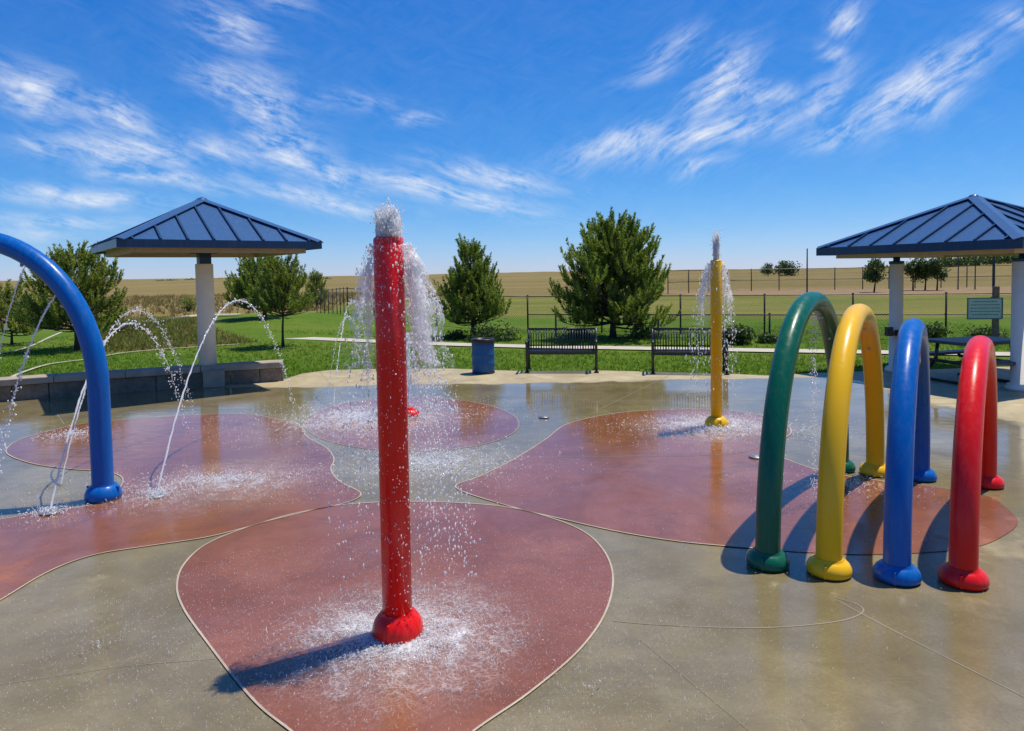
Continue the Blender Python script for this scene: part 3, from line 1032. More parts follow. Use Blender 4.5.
# low dark scrub on the left skyline
wd = MB()
for k in range(60):
    px = rr.choice((rr.uniform(155, 195), rr.uniform(190, 250), rr.uniform(285, 330)))
    Y = rr.uniform(600, 700)
    d = ray(px, 279)
    x = d.x / d.y * Y
    zb = gz(x, Y)
    for _ in range(26):
        u = Vector((rr.gauss(0, 1.8), rr.gauss(0, 1.5), abs(rr.gauss(0, .8))))
        p = Vector((x, Y, zb)) + u
        b = Vector((rr.gauss(0, 1), rr.gauss(0, 1), rr.gauss(0, 1))).normalized()
        e = b.orthogonal().normalized() * rr.uniform(.4, .9)
        f = b.cross(e).normalized() * rr.uniform(.3, .6)
        wd.add([p - e, p + f, p + e, p - f], [(0, 1, 2, 3)], False, rr.random())
tag(wd.build('wood', M['leaf'], tint=True), 'thin dark strip of far scrub on the left skyline', 'wood', kind='stuff')


def shrub(px, base, top, wpx, seed, label, **k):
    p = on(px, base)
    w = wpx * p.y / F
    h = HZ(px, top, p.y) - p.z
    k.setdefault('n', 900)
    return broadleaf(p, h, w, seed, label, name='shrub', cat='shrub', cb=0.0, leaf=.07, stems=4, **k)


shrub(489, 339, 331, 60, 51, 'low dark spreading shrub under the slim conical pine', n=1600, group='shrubs on the lawn')
shrub(455, 338, 333, 26, 52, 'small dark shrub left of the slim conical pine', n=600, group='shrubs on the lawn')
shrub(645, 337, 331, 50, 53, 'low leaf clump standing in for dark mulch and shadow right of the largest pine trunk', n=900, group='shrubs on the lawn')  # no real shrub: leaves added for the dark mulch and shadow under the pine
shrub(578, 337, 332, 36, 54, 'low leaf clump standing in for dark mulch and shadow left of the largest pine trunk', n=700, group='shrubs on the lawn')  # same on the left: added leaves stand for dark mulch and shadow
shrub(741, 343, 326, 34, 55, 'leafy green shrub right of the yellow spray post', n=1400, group='shrubs on the lawn')
shrub(768, 342, 336, 22, 56, 'low flat shrub between the yellow spray post and the green arch', n=600, group='shrubs on the lawn')
shrub(188, 311, 294, 17, 57, 'round green shrub in dry prairie left of the shelter post', n=900, mat='pine_pale')
shrub(120, 335, 322, 40, 58, 'brown green bushy weed clump right of the tall blue arch', n=900, mat='wild')
shrub(930, 337, 326, 34, 59, 'dark green shrub behind the picnic table left side', n=900, group='shrubs on the lawn')
shrub(984, 342, 331, 40, 60, 'rounded dark shrub right behind the picnic table', n=1200, group='shrubs on the lawn')


# ------------------------------------------------------------------ fences
def fence(pts, name, label, ztop, spacing=None, posts=None, rails=(1.0, .5, .04), wire=True, post_r=.028, rail_r=.016, extra=0.0, group=None):
    """pts: ground polyline (world xy)"""
    P = [Vector(p) for p in pts]
    root = empty(name, (P[0].x, P[0].y, gz(P[0].x, P[0].y)))
    tag(root, label, 'fence', group)
    o = root.location.copy()
    lens = [0]
    for a, b in zip(P, P[1:]): lens.append(lens[-1] + (b - a).length)

    def at(s):
        for i in range(len(P) - 1):
            if s <= lens[i + 1] + 1e-6:
                k = (s - lens[i]) / max(lens[i + 1] - lens[i], 1e-6)
                q = P[i].lerp(P[i + 1], k)
                return Vector((q.x, q.y, gz(q.x, q.y)))
        q = P[-1]
        return Vector((q.x, q.y, gz(q.x, q.y)))
    n = max(1, round(lens[-1] / spacing))
    ss = [lens[-1] * i / n for i in range(n + 1)]
    for s in ss:
        m = MB()
        b = at(s) - o
        m.tube([b - Vector((0, 0, .2)), b + Vector((0, 0, ztop + .02 + extra))], post_r, 8)
        m.drop(b + Vector((0, 0, ztop + .03 + extra)), post_r * 1.25)
        m.build('post', M['dark_metal'], root)
    fine = [lens[-1] * i / (n * 2) for i in range(n * 2 + 1)]
    for r in rails:
        m = MB()
        m.tube([at(s) - o + Vector((0, 0, ztop * r)) for s in fine], rail_r if r > .1 else .008, 6)
        m.build('rail', M['dark_metal'], root)
    if wire:
        m = MB()
        vs, fs, uv = [], [], []
        for s in fine:
            b = at(s) - o
            vs += [b + Vector((0, .02, .03)), b + Vector((0, .02, ztop - .01))]
            uv += [(s, .03), (s, ztop)]
        for i in range(len(fine) - 1): fs.append((2 * i, 2 * i + 2, 2 * i + 3, 2 * i + 1))
        m.add(vs, fs)
        w = m.build('wire_mesh', M['wire'], root)
        ul = w.data.uv_layers.new(name='UVMap')
        for l in w.data.loops: ul.data[l.index].uv = uv[l.vertex_index]
    return root


fA = [tuple(G(528, 331.5).xy), tuple(G(744, 333.5).xy), tuple(G(934, 334).xy), tuple(G(1150, 335).xy)]
hA = ht(640, 332.5, 296)
fence([(-7.4, 31.5), (-1.6, 25.2), fA[0]], 'chain_link_fence', 'wire fence run from the left lawn to behind the slim pine', hA, 2.2, rails=(1.0, .04))
fence(fA, 'chain_link_fence', 'black wire fence with three rails behind the benches and largest pine', hA, 2.45, extra=.0)
fence([(-7.4, 31.5), (-8.6, 34.2), (-10.6, 38.0)], 'chain_link_fence', 'short receding wire fence run right of the young pine', hA, .95, rails=(1.0, .04), post_r=.02)
lb = [tuple(G(556, 336.5).xy), tuple(G(756, 338.5).xy), tuple(G(890, 339.5).xy)]
fence(lb, 'chain_link_fence', 'lower wire fence between the largest pine and the right shelter', ht(660, 337.5, 314.5), 3.1, rails=(1.0, .04))
fC = [tuple(G(668, 293.5).xy), tuple(G(735, 290.8).xy), tuple(G(860, 289).xy), tuple(G(1024, 286).xy), tuple(G(1200, 283).xy)]
fence(fC, 'ball_field_fence', 'far brown wire fence along the dirt track of the ball field', 2.0, 2.6, rails=(1.0, .5), post_r=.045, rail_r=.03)
fD = [tuple(G(690, 288.0).xy), tuple(G(800, 287).xy)]


def pole(px, base, top, label, r=.05):
    p = on(px, base)
    root = MB()
    h = HZ(px, top, p.y) - p.z
    root.lathe([(r * 2.2, 0), (r * 2.2, .06), (r * 1.1, .07), (r, h * .5), (r * .8, h), (r * .4, h + r)], n=10)
    o = root.build('metal_pole', M['dark_metal'])
    o.location = p
    tag(o, label, 'pole', 'thin dark poles along the ball field')


pole(807, 297, 249, 'tall thin dark pole standing above the green arch')
pole(993.5, 297, 254, 'thick dark pole seen under the right shelter roof near the sign', .07)
pole(958, 289, 254, 'slim dark pole left under the right shelter roof', .045)
pole(975, 289, 254, 'slim dark pole in the middle under the right shelter roof', .045)


# ------------------------------------------------------------------ spray posts
def dome(mb, c, r, h, rp, n=28):
    """split cover collar round a pipe foot"""
    prof = [(r * .96, 0), (r, h * .16), (r * .985, h * .4), (r * .90, h * .66), (r * .74, h * .88), (r * .60, h * .98), (rp + .004, h * 1.0)]
    mb.lathe(prof, c, n)
    # clamping seam and bolts
    for s in (-1, 1):
        mb.box((c[0] + s * r * .80, c[1], c[2] + h * .42), (r * .40, .012, h * .80))


def spray_post(px, py, top, rp, rd, hd, mat, label):
    p = G(px, py, .012)
    h = HZ(px, top, p.y) - .012
    root = empty('spray_post', p, rnd.uniform(0, 3))
    tag(root, label, 'spray post', 'spray posts on the splash pad')
    m = MB()
    m.lathe([(rp, .02), (rp, h - .012), (rp - .008, h), (rp - .03, h), (rp - .03, h - .05), (.001, h - .05)], n=40)
    m.build('pole', M[mat], root)
    m = MB()
    dome(m, (0, 0, 0), rd, hd, rp)
    m.build('base_cover', M[mat], root)
    m = MB()
    m.lathe([(.02, h - .05), (.02, h - .005), (.014, h - .005), (.014, h - .03), (.001, h - .03)], n=16)
    m.build('nozzle', M['steel'], root)
    return p, h


pR, hR = spray_post(398, 634, 237, .081, .140, .135, 'red', 'tall red spray post gushing water in the foreground')
pY, hY = spray_post(716.5, 426.5, 260, .070, .148, .13, 'yellow', 'tall yellow spray post spraying water in front of the right bench')
pB = G(409, 416, .012)
rb = empty('ground_bubbler', pB)
tag(rb, 'small red dome bubbler low on the pad behind the red spray post', 'bubbler')
m = MB(); dome(m, (0, 0, 0), .145, .10, .06); m.build('base_cover', M['red'], rb)
m = MB(); m.lathe([(.06, .05), (.06, .12), (.045, .13), (.001, .13)], n=20); m.build('nozzle', M['red'], rb)


# ------------------------------------------------------------------ arches
def arch(f, b, h, rp, mat, label, power=2.15, name='water_arch', nozz=0, foot_r=.155, foot_h=.105):
    f, b = Vector((f[0], f[1], 0)), Vector((b[0], b[1], 0))
    c = (f + b) / 2
    c.z = .010
    d = (b - f)
    L = d.length / 2
    root = empty(name, c, math.atan2(d.y, d.x))
    tag(root, label, 'spray arch', None)
    m = MB()
    pts = []
    N = 44
    hc = h - rp
    for i in range(N + 1):
        a = math.pi * i / N
        ca, sa = math.cos(a), math.sin(a)
        pts.append(Vector((-L * math.copysign(abs(ca) ** (2 / power), ca), 0, hc * abs(sa) ** (2 / power))))
    pts[0].z = pts[-1].z = .01
    # even arc length
    m.tube(pts, rp, 24, cap=False)
    m.build('pipe', M[mat], root)
    for s in (-1, 1):
        m = MB(); dome(m, (s * L, 0, 0), foot_r, foot_h, rp); m.build('base_cover', M[mat], root)
    for k in range(nozz):
        a = math.pi * (.30 + .10 * k)
        ca, sa = math.cos(a), math.sin(a)
        q = Vector((L * abs(ca) ** (2 / power) * (1 if ca > 0 else -1), 0, hc * abs(sa) ** (2 / power)))
        n = Vector((-q.x, 0, -q.z * .7)).normalized()
        mm = MB()
        mm.tube([q + n * rp * .9, q + n * (rp + .012)], [.016, .011], 10)
        mm.build('nozzle', M['steel'], root)
    return root


AF = dict(green=((1.70, 4.64), (3.22, 6.84), 1.80), yellow=((2.05, 4.50), (3.49, 6.69), 1.70), blue=((2.44, 4.40), (3.82, 6.51), 1.585), red=((2.82, 4.33), (4.28, 6.27), 1.455))
AL = dict(green='tallest of four nested spray arches, dark green, leftmost of the row', yellow='bright yellow spray arch between the green and the blue arch', blue='blue spray arch in the row of four, between yellow and red', red='lowest spray arch of the row of four, glossy red')
for k in AF:
    a = arch(AF[k][0], AF[k][1], AF[k][2], .081, k, AL[k], nozz=2, foot_r=.140, foot_h=.098)
    a['group'] = 'row of four spray arches'


def big_arch():
    p = G(103.5, 498, .012)
    root = empty('water_arch', p, R(-4))
    tag(root, 'large blue spray arch cut off by the left edge, jets falling inside it', 'spray arch')
    rp, hz, Rr = .090, 1.0, 1.215
    top = 2.47 - rp
    pts = [Vector((0, 0, z)) for z in (.01, .2, .45, .7, .9)]
    N = 40
    for i in range(N + 1):
        a = math.pi * i / N
        pts.append(Vector((-Rr + Rr * math.copysign(abs(math.cos(a)) ** .96, math.cos(a)), 0, hz + (top - hz) * math.sin(a) ** .96)))
    pts += [Vector((-2 * Rr, 0, z)) for z in (.9, .7, .45, .2, .01)]
    m = MB(); m.tube(pts, rp, 28, cap=False); m.build('pipe', M['blue'], root)
    for x in (0, -2 * Rr):
        m = MB(); dome(m, (x, 0, 0), .152, .135, rp); m.build('base_cover', M['blue'], root)
    for a in (.20, .34, .5):
        q = Vector((-Rr + Rr * math.cos(a * math.pi), 0, hz + (top - hz) * math.sin(a * math.pi)))
        n = Vector((-math.cos(a * math.pi), 0, -math.sin(a * math.pi)))
        m = MB(); m.tube([q + n * rp * .9, q + n * (rp + .015)], [.018, .012], 10); m.build('nozzle', M['steel'], root)
    return p


pBA = big_arch()


# ------------------------------------------------------------------ water
def sub(a, b, k): return a + (b - a) * k


def strand(mb, pts, r, rr, jitter=.5):
    rad = [max(.0012, r * rr.uniform(1 - jitter, 1 + jitter)) for _ in pts]
    rad[0] *= .4; rad[-1] *= .3
    mb.tube(pts, rad, 5, cap=False)


def web(mb, P, rr, dmin, dmax, r, k=2):
    """thin sheets torn into a net of filaments"""
    for i, p in enumerate(P):
        cand = sorted(((q - p).length, j) for j, q in enumerate(P) if j != i)
        c = 0
        for dl, j in cand[:7]:
            if dmin < dl < dmax:
                q = P[j]
                mid = (p + q) / 2 + Vector((rr.gauss(0, .1), rr.gauss(0, .1), rr.gauss(0, .12))) * dl
                strand(mb, [p, p.lerp(mid, .55), mid, mid.lerp(q, .5), q], r * rr.uniform(.6, 1.4), rr, .45)
                c += 1
                if c >= k: break


class Film:
    def __init__(s): s.v, s.f, s.uv, s.fd = [], [], [], []

    def grid(s, nu, nv, fn):
        o = len(s.v)
        for j in range(nv + 1):
            for i in range(nu + 1):
                p, uv, fd = fn(i / nu, j / nv)
                s.v.append(tuple(p)); s.uv.append(uv); s.fd.append(max(0, fd))
        for j in range(nv):
            for i in range(nu):
                a = o + j * (nu + 1) + i
                s.f.append((a, a + 1, a + nu + 2, a + nu + 1))

    def build(s, name, parent=None):
        me = bpy.data.meshes.new(name)
        me.from_pydata(s.v, [], s.f)
        me.polygons.foreach_set('use_smooth', [True] * len(s.f))
        ul = me.uv_layers.new(name='UVMap')
        for l in me.loops: ul.data[l.index].uv = s.uv[l.vertex_index]
        at = me.attributes.new('fade', 'FLOAT', 'POINT')
        at.data.foreach_set('value', s.fd)
        me.materials.append(M['film'])
        o = bpy.data.objects.new(name, me)
        COL.objects.link(o)
        if parent: o.parent = parent
        return o


def post_spray(p, h, rp, seed, scale, label, sides, nsheet=5, ndrop=900, plume_h=.2, fall=1.0, pw=.8, nplume=60, gr=4.6, vs=(.10, .46)):
    rr = random.Random(seed)
    F_ = Film()
    # torn sheets falling at the sides of the mouth
    for a0, st in sides:
        for k in range(nsheet):
            ac, w = a0 + rr.gauss(0, .22), rr.uniform(.30, .62)
            vo, v0 = st * rr.uniform(*vs), rr.uniform(-.1, .25)
            T = rr.uniform(.36, .50) * fall
            t0 = rr.uniform(.06, .20)
            ph = [rr.uniform(0, 6.28) for _ in range(6)]
            ou, ov = rr.uniform(0, 9), rr.uniform(0, 9)

            def fn(u, v):
                t = t0 + v * T
                a = ac + (u - .5) * 2 * w + .10 * math.sin(9 * v + ph[0]) + .05 * math.sin(23 * v + 5 * u + ph[1])
                x = rp + vo * t * (1 + .25 * math.sin(7 * u + ph[2]) + .15 * math.sin(15 * u + 11 * v + ph[3])) + .012 * math.sin(19 * v + 6 * u + ph[4])
                z = h - .04 + v0 * t - gr * t * t * .62 + .03 * math.sin(5 * u + ph[5])
                e = min(1, 3.2 * min(u, 1 - u) + .15) * min(1, v * 7 + .2)
                return Vector((math.cos(a) * x, math.sin(a) * x, max(z, .2))), (ou + (u - .5) * 2 * w * x / scale, ov + z / scale), e * (1 - v) ** .55 * .74
            F_.grid(16, 30, fn)
    # film and rivulets on the pipe
    ou = rr.uniform(0, 9)

    def hugf(u, v):
        a = u * 6.2832
        z = h - .005 - v * h * .55
        return Vector((math.cos(a) * (rp + .003), math.sin(a) * (rp + .003), z)), (ou + a * rp / scale * 1.15, z / scale), .40 * (1 - v) ** 1.3
    F_.grid(40, 24, hugf)
    # boiling head above the mouth
    for k in range(7):
        r1 = rp * pw * rr.uniform(.45, 1.15)
        hh = plume_h * rr.uniform(.55, 1.02) * (1.15 - .3 * r1 / rp / pw)
        cx_, cy_ = rr.gauss(0, .25) * rp * pw, rr.gauss(0, .25) * rp * pw
        ph = [rr.uniform(0, 6.28) for _ in range(5)]
        ou, ov = rr.uniform(0, 9), rr.uniform(0, 9)

        def pl_(u, v):
            a = u * 6.2832
            r = r1 * (1 - v ** 3.0) * (1 + .22 * math.sin(3 * a + ph[0] + 4 * v) + .16 * math.sin(7 * a + ph[1] + 9 * v)) * (.75 + .45 * v)
            z = h - .02 + hh * v * (1 + .16 * math.sin(2 * a + ph[2]) + .10 * math.sin(5 * a + ph[3]))
            return Vector((cx_ + math.cos(a) * r, cy_ + math.sin(a) * r, z)), (ou + a * r1 / scale, ov + z / scale), .62 + .3 * (1 - v)
        F_.grid(28, 14, pl_)
    o = F_.build('water_spray')
    o.location = (p.x, p.y, .012)
    tag(o, label, 'water', kind='stuff')
    mb = MB()
    top = Vector((0, 0, h))
    for k in range(nplume):
        a = rr.uniform(0, 6.283)
        r0 = rp * pw * rr.random() ** .5
        hh = plume_h * rr.uniform(.3, 1.05)
        dirv = Vector((math.cos(a), math.sin(a), 0))
        b = top + dirv * r0 - Vector((0, 0, .03))
        out = rr.uniform(.0, .35) * rp
        pts = [b, b + Vector((rr.gauss(0, .006), rr.gauss(0, .006), hh * .5)), b + dirv * out + Vector((rr.gauss(0, .008), rr.gauss(0, .008), hh))]
        strand(mb, catmull(pts, 4, False), .0040 * scale, rr, .5)
        for _ in range(5):
            q = b + dirv * out * rr.random() * 1.6 + Vector((rr.gauss(0, .016), rr.gauss(0, .016), hh * rr.uniform(.3, 1.15)))
            mb.drop(q, rr.uniform(.0015, .0042) * scale, (1, 1, rr.uniform(.9, 2.4)))
    for _ in range(ndrop):
        a, st = rr.choice(sides)
        a += rr.gauss(0, .55)
        vo = st * rr.uniform(.08, .55)
        t = max(.10, rr.random() ** .72 * .82 * fall)
        z = h - .04 + rr.uniform(-.1, .3) * t - gr * t * t * .62
        if z < .05: z = rr.uniform(.05, .5)
        x = rp + vo * t
        ra = rr.choice((.0014, .0018, .0022, .003, .0042)) * scale
        mb.drop((math.cos(a) * x, math.sin(a) * x, z), ra, (1, 1, rr.uniform(1.2, 3.8)))
    for _ in range(int(ndrop * .22)):
        a = rr.uniform(0, 6.283)
        z = h - (rr.random() ** 1.2) * (h - .1)
        mb.drop((math.cos(a) * (rp + .002), math.sin(a) * (rp + .002), z), rr.uniform(.0012, .0032) * scale, (1, 1, rr.uniform(1, 2.4)))
    d_ = mb.build('drops', M['water'], o)
    d_['kind'] = 'stuff'


def splash(c, seed, label, r0, r1, n, spec_r=0, spec_n=0, size=1.0, ell=(1, 1), foam=0):
    """crown splashes, flecks and foam on the floor"""
    rr = random.Random(seed)
    mb = MB()
    for _ in range(n):
        a = rr.uniform(0, 6.283)
        r = r0 + (r1 - r0) * abs(rr.gauss(0, .45))
        x, y = math.cos(a) * r * ell[0], math.sin(a) * r * ell[1]
        hh = rr.uniform(.004, .05) * size * math.exp(-r / max(r1, .01))
        if rr.random() < .55:
            l = rr.uniform(.008, .035) * size
            b = rr.uniform(0, 6.283)
            e = Vector((math.cos(b) * l, math.sin(b) * l, rr.uniform(0, .03) * size))
            p0 = Vector((x, y, .006 + hh * .3))
            pts = [p0, p0 + e * .5 + Vector((rr.gauss(0, .004), rr.gauss(0, .004), .006)), p0 + e]
            mb.tube(pts, [.0012 * size, .0032 * size, .0008 * size], 4, cap=False)
        else:
            mb.drop((x, y, .008 + hh), rr.uniform(.0018, .005) * size, (1, 1, rr.uniform(.7, 1.6)))
    for _ in range(foam):
        # curved threads of foam drifting in rings
        a = rr.uniform(0, 6.283)
        r = r0 + (r1 - r0) * rr.uniform(.05, .75)
        pts = []
        da = rr.uniform(.05, .16) * rr.choice((-1, 1))
        for i in range(rr.randint(3, 6)):
            pts.append(Vector((math.cos(a) * r * ell[0], math.sin(a) * r * ell[1], .006 + rr.random() * .006)))
            a += da; r += rr.gauss(0, .02)
        strand(mb, catmull(pts, 2, False), rr.uniform(.003, .008) * size, rr, .6)
    for _ in range(spec_n):
        a = rr.uniform(0, 6.283)
        r = spec_r * (rr.random() ** .8)
        x, y = math.cos(a) * r * ell[0], math.sin(a) * r * ell[1]
        l = rr.uniform(.003, .011) * size
        b = rr.uniform(0, 6.283)
        p0 = Vector((x, y, .004))
        mb.tube([p0, p0 + Vector((math.cos(b) * l, math.sin(b) * l, rr.uniform(.002, .014) * size))], [.0016 * size, .0006 * size], 3, cap=False, smooth=False)
    o = mb.build('water_splash', M['water'])
    o.location = (c[0], c[1], .012)
    tag(o, label, 'water', kind='stuff')


def foam_sheet(c, rad, label, amount):
    t = NT('water_foam')
    O = t.objco()
    ln = t.new('ShaderNodeVectorMath', operation='LENGTH')
    t.link(O, ln.inputs[0])
    d = t.math('DIVIDE', ln.outputs['Value'], rad)
    wn = t.new('ShaderNodeTexNoise')
    wn.inputs['Scale'].default_value = 9
    wn.inputs['Detail'].default_value = 6
    t.link(O, wn.inputs['Vector'])
    sb = t.new('ShaderNodeVectorMath', operation='MULTIPLY_ADD')
    t.link(wn.outputs['Color'], sb.inputs[0]); sb.inputs[1].default_value = (.16, .16, 0); t.link(O, sb.inputs[2])
    W = sb.outputs[0]

    def cells(sc):
        v = t.new('ShaderNodeTexVoronoi', feature='DISTANCE_TO_EDGE')
        v.inputs['Scale'].default_value = sc
        t.link(W, v.inputs['Vector'])
        return v.outputs['Distance']
    n1 = t.noise(5, 4, .6, vec=O, dist=.6)
    n3 = t.noise(70, 5, .8, vec=O, dist=.6)
    n = t.math('MULTIPLY_ADD', n1, .8, t.math('MULTIPLY', n3, .5))
    near = t.math('SUBTRACT', 1.0, d, clamp=True)
    th = t.math('MULTIPLY', t.math('MULTIPLY', near, t.math('MULTIPLY_ADD', n, 1.5, -.55)), amount)
    a1 = t.math('MULTIPLY', t.math('SUBTRACT', t.math('MULTIPLY', th, .62), cells(20)), 7.0, clamp=True)
    a2 = t.math('MULTIPLY', t.math('SUBTRACT', t.math('MULTIPLY', th, .75), cells(55)), 5.0, clamp=True)
    al = t.math('MULTIPLY', t.math('MAXIMUM', a1, t.math('MULTIPLY', a2, .8)), .42)
    n4 = t.noise(120, 4, .8, vec=W)
    sp_ = t.math('ADD', t.math('MULTIPLY_ADD', n4, .9, t.math('MULTIPLY', n1, .7)), t.math('MULTIPLY', n3, .35))
    sp_ = t.math('SUBTRACT', sp_, t.math('MULTIPLY_ADD', near, -.54 * amount, 1.29))
    al = t.math('MAXIMUM', al, t.math('MULTIPLY', t.math('MULTIPLY', sp_, 7.0, clamp=True), .85))
    al = t.math('MAXIMUM', al, t.math('MULTIPLY', t.math('MULTIPLY', near, near), t.math('MULTIPLY', t.math('MULTIPLY', n1, n3), 1.5 * amount)))
    # rings running outwards
    rg = t.math('SINE', t.math('MULTIPLY_ADD', ln.outputs['Value'], 75.0, t.math('MULTIPLY', n1, 14.0)))
    n = t.math('MULTIPLY_ADD', rg, .12, n)
    t.b.inputs['Base Color'].default_value = (.80, .80, .80, 1)
    t.b.inputs['Roughness'].default_value = .35
    t.bump(n, .6, .02)
    tr = t.new('ShaderNodeBsdfTransparent')
    mx = t.new('ShaderNodeMixShader')
    t.link(al, mx.inputs[0]); t.link(tr.outputs[0], mx.inputs[1]); t.link(t.b.outputs[0], mx.inputs[2])
    t.link(mx.outputs[0], t.out.inputs[0])
    mb = MB()
    k = 40
    mb.add([(0, 0, .006)] + [(rad * math.cos(6.2832 * i / k), rad * math.sin(6.2832 * i / k), 0) for i in range(k)], [(0, i + 1, (i + 1) % k + 1) for i in range(k)], True)
    o = mb.build('water_foam', t.m)
    o.location = (c[0], c[1], .020)
    tag(o, label, 'foam', kind='stuff')


post_spray(pR, hR, .081, 101, 1.0, 'white water spraying over and falling round the red spray post', [(.15, .92), (.0, .8), (.3, .9), (3.05, .70)], nsheet=5, ndrop=3400, plume_h=.20, nplume=70)
post_spray(pY, hY, .070, 102, 1.7, 'white water spraying and falling round the yellow spray post', [(3.1, .85), (.1, .6)], nsheet=5, ndrop=1100, plume_h=.36, fall=.95, pw=.42, nplume=40)
splash((pR.x, pR.y), 111, 'foam and splashing water on the red paving round the red post foot', .12, .62, 3800, 1.75, 9000, .62, (1.1, .9), 0)
foam_sheet((pR.x + .03, pR.y - .02), .88, 'white lacy foam on the red paving round the red post foot', .84)
foam_sheet((pY.x - .1, pY.y), 1.2, 'white lacy foam on the red paving round the yellow post foot', .7)
foam_sheet((pB.x - .6, pB.y - .1), 2.0, 'white lacy foam on the paving round the small red bubbler', .6)
foam_sheet(G(225, 485), 1.25, 'white lacy foam across the left red paving', .5)
foam_sheet(G(430, 462), 1.3, 'white lacy foam on the grey star behind the red post', .52)
splash((pY.x, pY.y), 112, 'splashing water on the paving round the yellow post foot', .18, .9, 1300, 1.5, 1100, 1.5, (1.3, .9))
splash((pB.x - .5, pB.y - .1), 113, 'splashing water on the paving round the small red bubbler', .1, 1.3, 2200, 2.0, 1800, 1.6, (1.2, 1.0))
# column of the bubbler
rr = random.Random(9)
mb = MB()
for _ in range(520):
    a = rr.uniform(0, 6.283)
    t = rr.random() * 1.25
    vo = rr.gauss(0, .28)
    z = .12 + 6.1 * t * .55 - 4.9 * t * t * .55
    if z < .03: continue
    mb.drop((math.cos(a) * vo * t, math.sin(a) * vo * t, z), rr.uniform(.004, .011), (1, 1, rr.uniform(.8, 2)))
for _ in range(60):
    a = rr.uniform(0, 6.283)
    vo = abs(rr.gauss(0, .26))
    t0 = rr.uniform(.0, 1.0)
    pts = []
    for i in range(6):
        t = t0 + .03 * i
        pts.append(Vector((math.cos(a) * vo * t, math.sin(a) * vo * t, max(.02, .12 + 3.35 * t - 2.7 * t * t))))
    strand(mb, pts, .006, rr)
o = mb.build('water_spray', M['water'])
o.location = pB
tag(o, 'upright water fountain of the small red bubbler behind the red post', 'water', kind='stuff')
# second, low splash at centre of the star shaped grey paving
q = G(430, 466)
splash((q.x, q.y), 114, 'scattered splashes on the grey star of paving behind the red post', .05, 1.2, 1100, 1.6, 900, 1.2, (1.2, .9))
q = G(225, 482)
splash((q.x, q.y), 115, 'long patch of splashing water on the left red paving', .05, 1.1, 1100, 1.8, 1500, 1.0, (1.15, .45))
q = G(835, 485)
splash((q.x, q.y), 116, 'thin splashes under the green and yellow arches', .05, .8, 260, 1.0, 400, 1.0, (1.2, .8))
for sd, (px, py), n in ((117, (95, 650), 900), (118, (590, 690), 900), (119, (780, 560), 400)):
    q = G(px, py)
    splash((q.x, q.y), sd, {117: 'fine water flecks on grey wet concrete at the left front', 118: 'fine water flecks on grey wet concrete at the centre front', 119: 'fine water flecks on the wet paving before the arches'}[sd], .02, .1, 4, 1.3, n, .8)
# water falling from the crown of the green arch
mb = MB()
gc = (Vector(AF['green'][0]) + Vector(AF['green'][1])) / 2
gd = (Vector(AF['green'][1]) - Vector(AF['green'][0])).normalized()
for _ in range(420):
    s = rr.gauss(0, .085)
    z = 1.58 * (1 - rr.random() ** 1.15)
    mb.drop((gc.x + gd.x * (s + .12), gc.y + gd.y * (s + .12) + rr.gauss(0, .015), z + .02), rr.uniform(.0022, .005), (1, 1, rr.uniform(1, 2.6)))
tag(mb.build('water_spray', M['water']), 'curtain of fine drops falling from the green arch', 'water', kind='stuff')


def jet(p0, p1, zt, seed, label, r=.008, brk=.55, z0=.02, z1=.02, end=1.0, slope=None):
    """thin parabola that breaks into drops"""
    rr = random.Random(seed)
    p0, p1 = Vector((p0[0], p0[1], z0)), Vector((p1[0], p1[1], z1))
    # parabola through z0, apex zt, z1
    a, b = math.sqrt(max(zt - z0, 0)), math.sqrt(max(zt - z1, 0))
    sa = a / (a + b)
    mb = MB()

    def pt(s):
        q = p0.lerp(p1, s)
        q.z = zt - ((s - sa) * (a + b)) ** 2 if slope is None else z0 + (z1 - z0) * (slope * s + (1 - slope) * s * s)
        return q
    N = 110
    s = 0
    run, rad = [], []
    dm = MB()
    while s < end:
        f = max(0, (s - brk * .35) / (1 - brk * .35))
        q = pt(s) + Vector((rr.gauss(0, 1), rr.gauss(0, 1), rr.gauss(0, 1))) * (.002 + .016 * f * f)
        run.append(q)
        g = rr.uniform(.7, 1.25) * max(.12, 1 - .9 * f)
        if s > brk and rr.random() < .4: g = .08
        rad.append(r * g)
        for _ in range(4 if s > brk * .5 else 1):
            if rr.random() < .35 + .65 * f:
                dm.drop(q + Vector((rr.gauss(0, .015), rr.gauss(0, .015), rr.gauss(0, .02))) * (.4 + 1.3 * f), r * rr.uniform(.35, 1.2), (1, 1, rr.uniform(.8, 1.6)))
        s += 1 / N
    mb.tube(run, rad, 6, cap=False)
    o = mb.build('water_jet', M['water'])
    tag(o, label, 'water jet', 'thin arching water jets')
    tag(dm.build('drops', M['water'], o), kind='stuff')
    return o


